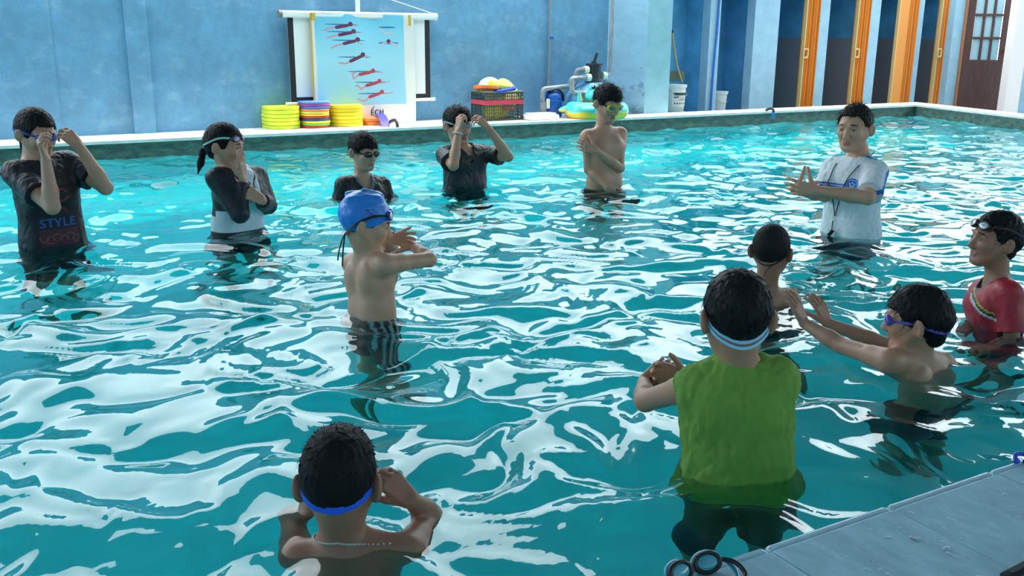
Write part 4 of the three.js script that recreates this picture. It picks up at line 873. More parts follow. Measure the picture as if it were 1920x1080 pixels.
// 9 boy in the red shirt at the right
const p9 = person({ id: 9, D: 3.35, s: 0.74, hs: 0.84, skin: SK4, yaw: -84, pitch: -8, label: 'person in red shirt with black goggles on forehead looking up at the coach',
  J: { head: [1864, 450, 0], neck: [1870, 520, 0.0], sL: [1893, 550, -0.1], sR: [1842, 546, 0.1], waist: [1868, 650, 0], eL: [1897, 645, -0.14], wL: [1850, 700, -0.2], eR: [1828, 640, 0.12], wR: [1790, 690, 0.12] },
  handR: { f: V(-1, 0, 0.2), n: V(0, -1, 0) }, handL: { f: V(-1, 0, 0.2), n: V(0, -1, 0) },
  hair: { thick: 0.013, back: -0.04, nape: -0.075, side: -0.015, fringe: 0.062, rough: 0.003, tufts: 260, tuftLen: 1.4, spiky: 0.06 },
  shirt: { loose: 0.012, sleeve: 0.75, wide: 0.014, wrinkle: 0.003, bottom: -0.2, vee: 0.05, neckR: 0.07, neckUp: 0.04, colour: (x, y, z, r, l) => {
    for (const e of l) if (e.sub && pd(e, x, y, z) < 0.009) return C(40, 20, 26);
    const q = V(x, y, z).sub(r.M), a = q.dot(r.fw), b = q.dot(r.rv), t = q.y + 0.6 * b;
    if (a > 0.02 && q.y < 0.03 && b > -0.02 && b < 0.09) { const m = (t + 0.03) / 0.07; if (m < 0 || q.y < -0.09) return C(172, 30, 48); if (m < 0.2) return C(205, 205, 205); if (m < 0.38) return C(40, 34, 36); if (m < 0.48) return C(205, 186, 70); }
    return C(172, 30, 48); } }, shorts: darkShorts });
goggles(p9, { label: 'black goggles with pale lenses on forehead of person in red shirt', frame: C(26, 26, 30), lens: C(206, 216, 220), strap: C(30, 30, 34), y: 0.058, back: 0.02, tilt: 0.4 });
// 10 boy with purple goggles and stretched arms
const p10 = person({ id: 10, D: 2.79, s: 0.74, hs: 0.87, skin: SK3, yaw: -116, pitch: 2, noEyes: true, cell: 0.005, label: 'shirtless person in purple goggles reaching both arms out over the water',
  J: { head: [1716, 600, 0], neck: [1722, 668, 0.0], sL: [1668, 678, -0.06], sR: [1768, 684, 0.08], waist: [1735, 800, 0], eL: [1578, 648, 0.13], wL: [1508, 606, 0.24], eR: [1668, 650, 0.25], wR: [1552, 606, 0.33] },
  handL: { f: V(-0.45, 0.9, -0.1), n: V(-0.6, -0.2, -0.6), curl: 0.2, thumb: 0.7 }, handR: { f: V(-0.4, 0.85, -0.2), n: V(-0.5, -0.2, -0.8), curl: 0.25, thumb: 0.6 },
  hair: { thick: 0.014, back: -0.05, nape: -0.088, side: -0.02, fringe: 0.045, rough: 0.002, tufts: 300, tuftLen: 1.6 }, shorts: { colour: () => C(22, 26, 34), len: 0.9 } });
goggles(p10, { label: 'purple goggles worn by person reaching both arms out', frame: C(104, 78, 190), lens: C(80, 66, 170), strap: C(90, 74, 170), y: 0.0, back: -0.03 });
// 11 boy in the green sleeveless shirt
const p11 = person({ id: 11, D: 2.115, s: 0.76, hs: 0.9, skin: SK3, yaw: 183, pitch: 4, noEyes: true, cell: 0.005, label: 'person in green sleeveless shirt with pale blue goggle strap, back turned',
  J: { head: [1380, 594, 0.0], neck: [1386, 676, 0.0], sL: [1306, 722, 0.03], sR: [1458, 708, 0.0], waist: [1384, 868, 0], eL: [1210, 752, 0.17], wL: [1208, 716, 0.31], eR: [1400, 722, 0.2], wR: [1288, 706, 0.32] },
  handL: { f: V(0.75, 0.45, -0.2), n: V(0.1, -0.2, -1), curl: [0.5, 0.5, 0.5, 0.5], thumb: 0.9 }, handR: { f: V(-1, 0.12, 0.0), n: V(0, 0.1, 1), curl: [0.45, 0.5, 0.55, 0.6], thumb: 0.9, spread: 0.2 },
  hair: { thick: 0.011, nape: -0.052, side: -0.02, fringe: 0.05, rough: 0.0018, tufts: 420, tuftLen: 0.9 },
  shirt: { dry: true, loose: 0.02, sleeve: 0.14, wide: 0.014, bottom: -0.155, wrinkle: 0.007, neckR: 0.066, neckUp: 0.05, cell: 0.0045, hem: [-0.09, 0.155, 0.1, 0.125], colour: () => C(112, 150, 60),
    extra: (r) => [-1, 1].map((e) => ({ a: r.M.clone().addScaledVector(r.rv, e * 0.082).add(V(0, -0.03, 0)), b: r.waist.clone().addScaledVector(r.rv, e * 0.066), ra: 0.055, rb: 0.055, k: 0.03, tag: 'torso' })) },
  shorts: { colour: (x, y, z, r) => (Math.abs(V(x, y, z).sub(r.pel).dot(r.fw) - 0.02) < 0.012 ? C(120, 110, 80) : C(22, 28, 36)), len: 0.9 } });
goggles(p11, { label: 'pale blue double goggle strap around head of person in green shirt', frame: C(140, 196, 226), lens: C(150, 190, 210), strap: C(150, 208, 238), band: 0.008, second: 0.013, back: -0.05, y: 0.0, tails: [[0.08, [0.02, -0.04, 0.03], 0.002], [0.9, [-0.01, -0.03, 0.02], 0.002]] });
// 12 boy in front, up to his neck, with the broad blue strap
const m12 = at(662, 1042, 1.72);
const p12 = person({ id: 12, D: 1.7, s: 0.76, hs: 0.88, skin: SK4, yaw: 180, pitch: 6, noEyes: true, cell: 0.005, crouch: 0.2, label: 'person in water up to the shoulders with broad blue goggle strap, back turned',
  J: { head: [636, 904, 0.02], neck: [642, 1003, 0.03], sL: [560, 1052, 0.02], sR: [766, 1038, 0.02], waist: m12.clone().add(V(0, -0.2, 0.05)), eR: [806, 968, 0.18], wR: [772, 938, 0.12], eL: [548, 990, 0.18], wL: [572, 968, 0.14] },
  handR: { f: V(-0.75, 0.75, 0.0), n: V(-0.7, -0.3, -0.6), curl: [0.5, 0.5, 0.55, 0.6], thumb: 0.5 }, handL: { f: V(0.15, 1, -0.1), n: V(0.8, 0, -0.6), curl: 0.6, thumb: 0.5 },
  hair: { thick: 0.011, nape: -0.03, side: -0.005, fringe: 0.055, rough: 0.0014, tufts: 420, tuftLen: 0.55, spiky: 0.2, tuftMin: 0.03, mat: mat(srgb(24, 22, 25), 0.65, { specularIntensity: 0.3 }), top: 0.003 }, shorts: darkShorts });
goggles(p12, { label: 'broad blue goggle strap with buckle on head of submerged person', frame: C(24, 70, 190), lens: C(40, 80, 170), strap: C(20, 92, 226), band: 0.017, back: -0.028, y: 0.002, buckle: 0.52 });
{ // bead necklace
  const c = p12.J.neck, trunk = p12.list.filter((e) => ['neck', 'torso'].includes(e.tag)), m = mat(C(206, 210, 204), 0.3);
  const g = thing('necklace', 'thin pale bead necklace on neck of submerged person', 'necklace', c.clone());
  const bead = new THREE.SphereGeometry(0.0021, 6, 5), list = [];
  for (let i = 0; i < 90; i++) { const a = i / 90 * Math.PI * 2, p = c.clone().add(V(Math.sin(a) * 0.2, 0.012 - 0.03 * Math.max(0, -Math.cos(a)) - 0.012 * Math.abs(Math.sin(a)), Math.cos(a) * 0.2)), d = V(-Math.sin(a), 0, -Math.cos(a)); for (let k = 0; k < 60; k++) { const e = field(trunk, p.x, p.y, p.z) - 0.0015; if (e < 0.0004) break; p.addScaledVector(d, e * 0.8); if (p.clone().sub(c).setY(0).length() < 0.02) break; } list.push(bead.clone().translate(p.x - c.x, p.y - c.y, p.z - c.z)); }
  mesh('bead_string', merge(list), m, g);
}

// ------------------------------------------------------------------ things on the far ledge
const ledge = (px, py, back = 0) => { const p = onY(px, py, CH); return p.addScaledVector(nF, back); };
const foam = {}, ordinal = ['topmost', 'second from top', 'third from top', 'fourth from top', 'fifth from top', 'lowest'];
const foamMat = (r, g, b) => foam[[r, g, b]] ??= mat(C(r, g, b), 0.55);
function boardGeo(w, l, t) {                                           // kickboard: straight tail, rounded nose
  const s = new THREE.Shape(), x = w / 2, r = 0.04, e = 0.005;
  s.moveTo(-x + r, -l / 2); s.lineTo(x - r, -l / 2); s.quadraticCurveTo(x, -l / 2, x, -l / 2 + r); s.lineTo(x, l * 0.08);
  s.bezierCurveTo(x, l * 0.4, x * 0.55, l / 2, 0, l / 2); s.bezierCurveTo(-x * 0.55, l / 2, -x, l * 0.4, -x, l * 0.08); s.lineTo(-x, -l / 2 + r); s.quadraticCurveTo(-x, -l / 2, -x + r, -l / 2);
  const g = new THREE.ExtrudeGeometry(s, { depth: t - 2 * e - 0.002, bevelEnabled: true, bevelThickness: e, bevelSize: e, bevelSegments: 2, curveSegments: 10 });
  return g.rotateX(-Math.PI / 2).translate(0, e + 0.001, 0);
}
const bigBoard = boardGeo(0.305, 0.34, 0.0335), thinBoard = boardGeo(0.265, 0.33, 0.0218);
function board(geo, m, pos, turn, label, group) { const o = tag(mesh('kickboard', geo, m, scene), label, 'kickboard', group); o.position.copy(pos); o.rotation.y = turn; return o; }
for (let i = 0; i < 6; i++) board(bigBoard, foamMat(212 + (i % 2) * 8, 226, 52), ledge(541, 243, 0.20).add(V((rnd() - 0.5) * 0.012, i * 0.034, (rnd() - 0.5) * 0.012)), turnF + Math.PI + (rnd() - 0.5) * 0.08, 'lime yellow foam kickboard, ' + ordinal[5 - i] + ' of the all lime stack', 'lime kickboards stacked on the ledge');
const mixed = [['red', 214, 40, 62], ['green', 122, 206, 62], ['yellow', 226, 218, 60], ['navy', 44, 70, 128], ['brick red', 186, 62, 58], ['amber', 236, 188, 48], ['lemon', 230, 222, 92], ['orange', 228, 138, 84], ['blue', 60, 110, 210], ['magenta', 178, 66, 128], ['sky blue', 90, 140, 232]];
mixed.forEach(([n, r, g, b], i) => board(thinBoard, foamMat(r, g, b), ledge(602, 241, 0.19).add(V((rnd() - 0.5) * 0.014, i * 0.0222, (rnd() - 0.5) * 0.014)), turnF + Math.PI + (rnd() - 0.5) * 0.14, n + ' foam kickboard in the mixed colour stack', 'mixed kickboards stacked on the ledge'));
for (let i = 0; i < 6; i++) board(bigBoard, foamMat(242, 220 - (i % 2) * 6, 40), ledge(660, 238, 0.19).add(V((rnd() - 0.5) * 0.012, i * 0.0335, (rnd() - 0.5) * 0.012)), turnF + Math.PI + (rnd() - 0.5) * 0.08, 'golden yellow foam kickboard, ' + ordinal[5 - i] + ' of the all golden stack', 'golden kickboards stacked on the ledge');
for (let i = 0; i < 2; i++) board(boardGeo(0.22, 0.26, 0.034), foamMat(238, 128, 60), ledge(714, 236, 0.2).add(V(i * 0.01, i * 0.0345, 0)), turnF + 0.1 - i * 0.2, (i ? 'upper' : 'lower') + ' orange foam kickboard lying beside the golden stack', 'orange kickboards beside the golden stack');
{ // purple strap hanging from the ledge into the water
  const a = ledge(708, 229, 0.1).add(V(0, 0.078, 0)), g = [];
  const pts = [a, ledge(714, 232, 0.04).add(V(0, 0.095, 0)), ledge(718, 236, -0.03).add(V(0, 0.05, 0)), ledge(722, 238, -0.05).add(V(0, -0.08, 0)), ledge(725, 238, -0.05).add(V(0, -0.2, 0))], c = new THREE.CatmullRomCurve3(pts), pos = [], idx = [];
  for (let i = 0; i <= 24; i++) { const p = c.getPoint(i / 24), w = 0.045 * (0.55 + 0.45 * Math.sin(Math.PI * Math.min(1, i / 20))); for (const [e, t] of [[-1, 0], [1, 0], [1, 1], [-1, 1]]) pos.push(p.x + eF.x * w * e + nF.x * -0.004 * t, p.y + 0.003 * t, p.z + eF.z * w * e + nF.z * -0.004 * t); if (i) for (let e = 0; e < 4; e++) { const A = (i - 1) * 4 + e, B = (i - 1) * 4 + (e + 1) % 4; idx.push(A, B, A + 4, B, B + 4, A + 4); } }
  let q = new THREE.BufferGeometry(); q.setAttribute('position', new THREE.Float32BufferAttribute(pos, 3)); q.setIndex(idx); q = q.toNonIndexed(); q.computeVertexNormals();
  tag(mesh('foam_strip', q, foamMat(74, 66, 190), scene), 'purple foam strip hanging over the ledge into water', 'strip');
  const h = thing('inlet_pipe', 'black and blue pipe end hooked over far ledge', 'pipe', ledge(742, 238, 0.05));
  const L = (a2, b2) => V(eF.x * 0, b2, 0).addScaledVector(nF, a2);
  mesh('hook', tube([L(0.12, 0.02), L(0.04, 0.05), L(-0.05, 0.06), L(-0.085, 0.03), L(-0.09, -0.03)], 0.015, 24, 10), mat(C(42, 46, 52), 0.5), h);
  mesh('tip', new THREE.CylinderGeometry(0.019, 0.019, 0.09, 14).translate(nF.x * -0.09, -0.06, nF.z * -0.09), mat(C(40, 120, 210), 0.45), h);
  const k = thing('inlet_pipe', 'small black and blue pipe end before the changing cubicles', 'pipe', ledge(1447, 209, 0.03));
  mesh('hook', tube([L(0.06, 0.01), L(0.0, 0.03), L(-0.05, 0.025), L(-0.06, -0.01)], 0.016, 16, 10), mat(C(42, 46, 52), 0.5), k);
  mesh('tip', new THREE.CylinderGeometry(0.017, 0.017, 0.07, 14).translate(nF.x * -0.06, -0.05, nF.z * -0.06), mat(C(40, 120, 210), 0.45), k);
}
{ // dark green crate with a red band, full of boards
  const w = 0.45, d = 0.28, h = 0.29, o = thing('plastic_crate', 'dark green mesh crate with a red band holding boards', 'crate', ledge(911, 228, 0.0).addScaledVector(eF, w / 2).addScaledVector(nF, d / 2 + 0.02), turnF);
  const cm = mat(C(52, 70, 66), 0.5), band = mat(C(206, 58, 84), 0.45);
  const side = (len) => { const g = []; const n = Math.round(len / 0.026); for (let i = 0; i <= n; i++) g.push(box(i % 4 ? 0.006 : 0.012, h - 0.02, 0.006, -len / 2 + len * i / n, h / 2, 0)); for (let j = 0; j < 9; j++) g.push(box(len, j % 4 ? 0.006 : 0.014, 0.006, 0, 0.012 + j * (h - 0.024) / 8, 0)); return merge(g); };
  for (const e of [-1, 1]) { const a = mesh('side_panel', side(w), cm, o); a.position.z = e * d / 2; const b = mesh('side_panel', side(d), cm, o); b.position.x = e * w / 2; b.rotation.y = Math.PI / 2; }
  mesh('rim', merge([rbox(w + 0.03, 0.014, 0.02, 0.004, 0, h, d / 2), rbox(w + 0.03, 0.014, 0.02, 0.004, 0, h, -d / 2), rbox(0.02, 0.014, d + 0.02, 0.004, w / 2, h, 0), rbox(0.02, 0.014, d + 0.02, 0.004, -w / 2, h, 0)]), mat(C(96, 112, 104), 0.5), o);
  mesh('base', box(w, 0.008, d, 0, 0.004, 0), cm, o);
  for (const e of [-1, 1]) { mesh('band', box(w + 0.012, 0.045, 0.005, 0, h * 0.64, e * (d / 2 + 0.005)), band, o); mesh('band', box(0.005, 0.045, d + 0.012, e * (w / 2 + 0.005), h * 0.64, 0), band, o); }
  const inC = (x, y, z, rx, ry, rz, geo, m, label) => { const p = tag(mesh('kickboard', geo, m, scene), label, 'kickboard', 'boards in the crate'); p.position.set(x, y, z).applyAxisAngle(UPV, turnF).add(o.position); p.quaternion.setFromEuler(new THREE.Euler(0, turnF, 0)).multiply(new THREE.Quaternion().setFromEuler(new THREE.Euler(rx, ry, rz))); };
  const sm = boardGeo(0.2, 0.24, 0.036);
  inC(-0.15, 0.31, 0.02, 0.15, 1.2, -0.3, sm, foamMat(238, 122, 52), 'orange foam board tilted over the crate corner');
  inC(0.03, 0.30, 0.09, 0.2, 0.2, 0.06, boardGeo(0.26, 0.1, 0.03), foamMat(36, 66, 190), 'blue foam board lying across the crate front');
  inC(0.02, 0.335, 0.0, 0.25, 0.3, -0.18, boardGeo(0.22, 0.2, 0.04), foamMat(214, 226, 70), 'lime foam board on top of the crate');
  inC(-0.04, 0.30, -0.06, 0.9, 0.3, 0.1, boardGeo(0.24, 0.26, 0.034), foamMat(246, 236, 200), 'cream foam board leaning at the crate back');
  inC(0.12, 0.27, -0.02, 1.1, 0.6, 0.2, boardGeo(0.2, 0.3, 0.034), foamMat(248, 232, 150), 'pale yellow foam board standing in the crate');
  inC(0.1, 0.1, -0.01, 0.1, 0.4, 0, boardGeo(0.16, 0.16, 0.09), foamMat(238, 122, 52), 'orange foam block inside the crate near its floor');
  inC(-0.06, 0.11, 0.02, 1.35, 0.1, 0, boardGeo(0.26, 0.2, 0.036), foamMat(240, 214, 40), 'yellow foam board upright inside the crate');
}
{ // white foam lid beside the crate
  const o = thing('foam_block', 'white foam slab lying between crate and frog ring', 'foam slab', farAt(1013, 0.2).setY(CH), turnF + 0.05);
  mesh('slab', rbox(0.36, 0.05, 0.2, 0.016, 0, 0.026, 0), mat(C(236, 236, 232), 0.7), o);
  mesh('rim', rbox(0.31, 0.02, 0.15, 0.008, 0, 0.058, 0), mat(C(222, 222, 220), 0.7), o);
}
{ // blue jerrycan
  const o = thing('jerrycan', 'blue plastic jerrycan with black cap beside filter tank', 'jerrycan', farAt(1034, 0.42).setY(CH), turnF);
  const s = [[0, 0], [0.1, 0], [0.112, 0.015], [0.112, 0.2], [0.104, 0.235], [0.075, 0.265], [0.035, 0.275], [0.035, 0.285], [0, 0.285]].map((p) => new THREE.Vector2(p[0], p[1]));
  mesh('body', new THREE.LatheGeometry(s, 28), mat(C(24, 88, 176), 0.35), o);
  const k = mat(C(26, 30, 34), 0.5);
  mesh('cap', new THREE.CylinderGeometry(0.03, 0.03, 0.05, 16).rotateZ(1.1).translate(-0.05, 0.29, 0.02), k, o);
  mesh('handle', tube([V(-0.06, 0.262, 0.06), V(0.0, 0.30, 0.07), V(0.09, 0.245, 0.07), V(0.115, 0.17, 0.05)], 0.014, 20, 8), k, o);
  for (let i = 0; i < 3; i++) mesh('rib', new THREE.TorusGeometry(0.112, 0.005, 6, 28).rotateX(Math.PI / 2).translate(0, 0.06 + i * 0.055, 0), mat(C(24, 88, 176), 0.35), o);
}
{ // filter tank with valve and pipes
  const c = farAt(1111, 0.36).setY(CH), o = thing('filter_tank', 'pale blue pool filter tank with black valve and grey pipes', 'filter tank', c, turnF);
  const R = 0.30, s = [[0, 0], [R - 0.01, 0], [R, 0.015], [R, 0.17]];
  for (let i = 1; i <= 12; i++) { const a = i / 12 * Math.PI / 2; s.push([R * Math.cos(a) ** 0.9, 0.17 + 0.2 * Math.sin(a)]); }
  mesh('vessel', new THREE.LatheGeometry(s.map((p) => new THREE.Vector2(Math.max(0, p[0]), p[1])), 44), mat(C(112, 166, 204), 0.45), o);
  const bk = mat(C(38, 42, 48), 0.5), wt = mat(C(224, 226, 208), 0.5), gr = mat(0xffffff, 0.55, { map: dataTex(128, 128, (u, v) => { const k = 1 + fbm(u * 6, v * 6, 4) * 0.3; return [138 * k, 142 * k, 148 * k]; }) });
  const vY = 0.36;
  const valve = mesh('valve', merge([new THREE.CylinderGeometry(0.085, 0.1, 0.05, 24).translate(0, vY + 0.02, 0), new THREE.CylinderGeometry(0.078, 0.078, 0.15, 8).translate(0, vY + 0.11, 0), new THREE.CylinderGeometry(0.094, 0.094, 0.022, 8).translate(0, vY + 0.19, 0)]), bk, o);
  mesh('valve_handle', merge([new THREE.CylinderGeometry(0.03, 0.035, 0.03, 12).translate(0, vY + 0.21, 0), rbox(0.028, 0.1, 0.03, 0.008).rotateZ(-0.35).translate(0.02, vY + 0.265, 0)]), bk, valve);
  const unions = [[-0.12, vY + 0.135, 0.02], [-0.115, vY + 0.055, 0.06], [0.125, vY + 0.07, 0.02]];
  for (const [x, y, z] of unions) mesh('union', new THREE.CylinderGeometry(0.04, 0.04, 0.05, 16).rotateZ(Math.PI / 2).translate(x, y, z), wt, o);
  const bend = (pts, r = 0.026) => { const cv = new THREE.CurvePath(), f = 0.04, P = pts.map((p) => V(...p)); let prev = P[0]; for (let i = 1; i < P.length; i++) { if (i < P.length - 1) { const a = P[i].clone().add(P[i - 1].clone().sub(P[i]).setLength(f)), b = P[i].clone().add(P[i + 1].clone().sub(P[i]).setLength(f)); cv.add(new THREE.LineCurve3(prev, a)); cv.add(new THREE.QuadraticBezierCurve3(a, P[i], b)); prev = b; } else cv.add(new THREE.LineCurve3(prev, P[i])); } return new THREE.TubeGeometry(cv, 80, r, 12); };
  mesh('pipe', bend([[-0.14, vY + 0.135, 0.02], [-0.24, vY + 0.135, 0.02], [-0.25, vY - 0.03, 0.0], [-0.66, vY - 0.06, 0.0], [-0.66, 0.0, 0.02]]), gr, o);
  mesh('pipe', bend([[-0.13, vY + 0.055, 0.06], [-0.36, vY + 0.05, 0.09], [-0.36, vY - 0.1, 0.12], [-0.23, vY - 0.1, 0.2], [-0.22, 0.12, 0.22]]), gr, o);
  mesh('pipe', bend([[0.14, vY + 0.07, 0.02], [0.24, vY + 0.08, -0.03], [0.245, 1.5, -0.03]], 0.021), gr, o);
  mesh('coupling', new THREE.CylinderGeometry(0.035, 0.035, 0.09, 14).translate(-0.66, 0.12, 0.02), gr, o);
  mesh('valve_tag', rbox(0.035, 0.1, 0.03, 0.008).translate(-0.62, 0.15, 0.05), wt, o);
}
{ // thin riser pipe on the far wall
  const b = wallPx(1028, -0.03), o = thing('riser_pipe', 'thin grey riser pipe with blue tap on far wall', 'pipe', V(b.x, CH + 0.33, b.z));
  mesh('pipe', new THREE.CylinderGeometry(0.014, 0.014, 1.25, 12).translate(0, 0.625, 0), mat(C(126, 134, 142), 0.6), o);
  mesh('tap', rbox(0.045, 0.035, 0.03, 0.008).translate(0.02, 0.5, 0.015), mat(C(40, 96, 190), 0.5), o);
  mesh('foot', new THREE.CylinderGeometry(0.018, 0.022, 0.08, 12).translate(0, 0.02, 0), mat(C(126, 134, 142), 0.6), o);
}
{ // inflatable ring with a frog head
  const o = thing('inflatable_ring', 'turquoise and yellow inflatable frog swim ring on the ledge', 'swim ring', farAt(1118, 0.08).setY(CH), turnF - 0.5), tq = C(84, 214, 214), ye = C(250, 206, 40);
  const two = (g, f) => { const p = g.attributes.position, c = new Float32Array(p.count * 3); for (let i = 0; i < p.count; i++) { const k = f(p.getX(i), p.getY(i), p.getZ(i)) ? ye : tq; c.set([k.r, k.g, k.b], i * 3); } g.setAttribute('color', new THREE.BufferAttribute(c, 3)); return g; };
  const vm = mat(0xffffff, 0.25, { vertexColors: true, clearcoat: 0.6, clearcoatRoughness: 0.1 });
  mesh('ring', two(new THREE.TorusGeometry(0.26, 0.085, 40, 60).rotateX(Math.PI / 2).scale(1, 1.05, 0.62).translate(0, 0.085, 0), (x, y) => y < 0.072 + 0.006 * Math.sin(x * 30)), vm, o);
  const head = mesh('head', two(new THREE.SphereGeometry(0.12, 48, 40).scale(1.25, 0.75, 0.95).translate(0.02, 0.235, 0.02), (x, y) => y < 0.19), vm, o);
  mesh('snout', two(new THREE.SphereGeometry(0.09, 40, 30).scale(1.3, 0.55, 0.9).translate(0.12, 0.215, 0.06), (x, y) => y < 0.195), vm, head);
  for (const e of [-1, 1]) {
    const ex = e < 0 ? -0.06 : 0.10, ey = 0.325, ez = 0.03;
    const eye = mesh('eye', new THREE.SphereGeometry(0.042, 24, 18).translate(ex, ey, ez), mat(tq, 0.25, { clearcoat: 0.6 }), head);
    mesh('pupil', new THREE.SphereGeometry(0.026, 20, 14).scale(1, 1, 0.6).translate(ex + 0.012, ey + 0.002, ez + 0.03), mat(C(26, 34, 40), 0.15), eye);
    mesh('glint', new THREE.SphereGeometry(0.008, 12, 8).translate(ex + 0.006, ey + 0.012, ez + 0.044), mat(C(240, 246, 248), 0.2), eye);
  }
  mesh('crest', two(new THREE.ConeGeometry(0.035, 0.15, 20).scale(1, 1, 0.5).rotateZ(0.1).translate(-0.19, 0.25, 0.02), (x) => x > -0.178), vm, o);
  mesh('tail', two(new THREE.SphereGeometry(0.06, 24, 16).scale(1.25, 0.5, 0.9).rotateZ(0.25).translate(-0.34, 0.10, 0.03), (x, y) => y < 0.095), vm, o);
  mesh('flipper', new THREE.SphereGeometry(0.06, 24, 16).scale(1.3, 0.35, 0.8).rotateX(0.6).translate(-0.12, 0.12, 0.2), mat(tq, 0.25, { clearcoat: 0.6 }), o);
}
// ------------------------------------------------------------------ projection screen and swimming poster
{
  const yRow = (px, py, off) => { const b = wallPx(px, off); return at(px, py, -b.z).y; };
  const a = wallPx(536, -0.09), b = wallPx(818, -0.09), W = a.distanceTo(b), mid = a.clone().lerp(b, 0.5), turn = Math.atan2(-eW.z, eW.x);
  const top = (yRow(536, 30, -0.09) + yRow(818, 28, -0.09)) / 2, bot = (yRow(545, 190, -0.09) + yRow(818, 190, -0.09)) / 2;
  const o = thing('projection_screen', 'white roll-down projection screen with black border on far wall', 'screen', V(mid.x, bot, mid.z), turn), H = top - bot;
  const wm = mat(C(232, 232, 228), 0.5), bm = mat(C(26, 26, 30), 0.6);
  mesh('case', rbox(W, 0.062, 0.062, 0.018, 0, H, 0), wm, o);
  for (const e of [-1, 1]) mesh('end_cap', new THREE.CylinderGeometry(0.036, 0.036, 0.03, 18).rotateZ(Math.PI / 2).translate(e * W / 2, H, 0), e < 0 ? mat(C(120, 116, 110), 0.5) : wm, o);
  const w2 = W - 0.13;
  mesh('sheet', box(w2, H - 0.02, 0.004, 0, H / 2, 0), mat(C(238, 236, 232), 0.7), o);
  for (const e of [-1, 1]) mesh('border', box(0.055, H - 0.02, 0.005, e * (w2 / 2 - 0.0275), H / 2, 0.001), bm, o);
  mesh('border', box(w2, 0.055, 0.005, 0, 0.03, 0.0014), bm, o);
  mesh('weight_bar', new THREE.CylinderGeometry(0.016, 0.016, w2 + 0.1, 12).rotateZ(Math.PI / 2), wm, o);
  mesh('hanger_pole', new THREE.CylinderGeometry(0.022, 0.022, 0.5, 14).translate(-W * 0.015 + 0.0, H + 0.27, -0.02), wm, o);
  mesh('cord', tube([V(W / 2 - 0.02, H + 0.03, 0), V(W * 0.3, H + 0.11, 0.0), V(W * 0.12, H + 0.19, 0), V(-W * 0.02, H + 0.3, 0)], 0.0035, 20, 6), wm, o);
  // poster: printed sheet hung in front of the screen
  const pa = wallPx(590, -0.12), pb = wallPx(779, -0.12), pw = pa.distanceTo(pb), pm = pa.clone().lerp(pb, 0.5), ph = top + 0.02 - CH - 0.005;
  const tex = canvasTex(768, 832, (c, w, h) => {
    c.fillStyle = 'rgb(226,222,214)'; c.fillRect(0, 0, w, h);
    const gr = c.createLinearGradient(0, 0, 0, h * 0.82); gr.addColorStop(0, 'rgb(106,190,214)'); gr.addColorStop(0.5, 'rgb(160,212,224)'); gr.addColorStop(1, 'rgb(150,204,222)');
    c.fillStyle = gr; c.fillRect(30, 10, w - 110, h * 0.815);
    const swim = (x, y, s, legs, arm, red, tilt) => {
      c.save(); c.translate(x, y); c.scale(s, s);
      c.fillStyle = 'rgb(40,104,160)'; c.beginPath(); c.ellipse(0, -14, 130, 4.5, 0.01, 0, 7); c.fill();
      c.rotate(tilt);
      c.lineCap = c.lineJoin = 'round';
      c.strokeStyle = 'rgb(196,150,160)'; c.lineWidth = 14; c.beginPath(); c.moveTo(-40, 8); for (const [a, b] of legs) c.lineTo(a, b); c.stroke();
      c.lineWidth = 8; c.beginPath(); c.moveTo(54, -6); for (const [a, b] of arm) c.lineTo(a, b); c.stroke();
      c.strokeStyle = red; c.lineWidth = 25; c.beginPath(); c.moveTo(-34, 8); c.lineTo(46, -6); c.stroke();
      c.fillStyle = red; c.beginPath(); c.arc(70, -16, 18, 0, 7); c.fill();
      c.strokeStyle = 'rgb(70,40,60)'; c.lineWidth = 2; c.beginPath(); c.moveTo(-40, 16); c.lineTo(40, 4); c.stroke();
      c.restore();
    };
    const R1 = 'rgb(104,44,72)', R2 = 'rgb(186,62,70)';
    swim(220, 98, 0.95, [[-90, 16], [-128, 30]], [[100, -4], [136, -4]], R1, -0.02);
    swim(240, 152, 0.95, [[-90, 16], [-128, 28]], [[90, -2], [130, -4]], R1, -0.04);
    swim(268, 214, 0.95, [[-90, 18], [-132, 34]], [[80, 10], [100, 24]], R1, -0.08);
    swim(306, 338, 0.95, [[-80, 18], [-120, -2]], [[80, 8], [100, 0]], R1, -0.26);
    swim(372, 446, 0.95, [[-86, 40], [-94, 0], [-70, -8]], [[110, -2], [150, 0]], R2, -0.03);
    swim(420, 528, 0.95, [[-82, 34], [-104, 4], [-122, 2]], [[110, 2], [150, -4]], R2, -0.08);
    swim(440, 614, 0.95, [[-78, 36], [-116, 22], [-132, 12]], [[110, 4], [156, 2]], R2, -0.12);
    c.strokeStyle = 'rgb(214,180,184)'; c.lineWidth = 10; c.lineCap = 'round';
    c.fillStyle = 'rgb(40,104,160)'; c.beginPath(); c.ellipse(560, 102, 62, 6, 0, 0, 7); c.fill(); c.beginPath(); c.ellipse(566, 220, 76, 8, 0, 0, 7); c.fill();
    c.beginPath(); c.moveTo(508, 116); c.lineTo(546, 146); c.lineTo(586, 142); c.lineTo(612, 164); c.stroke();
    c.beginPath(); c.moveTo(506, 250); c.lineTo(520, 224); c.lineTo(566, 216); c.lineTo(612, 224); c.lineTo(632, 256); c.stroke();
    c.fillStyle = R1; c.beginPath(); c.arc(566, 206, 15, 0, 7); c.fill();
    c.fillStyle = 'rgb(58,48,76)'; c.font = 'bold 58px sans-serif'; c.fillText('\u00CACH', 408, 768); c.lineWidth = 6; c.strokeStyle = c.fillStyle; c.beginPath(); c.moveTo(430, 714); c.lineTo(440, 700); c.stroke();
  });
  const p = thing('swim_poster', 'pale blue breaststroke poster with figures hanging before projection screen', 'poster', V(pm.x, CH + 0.005, pm.z), turn);
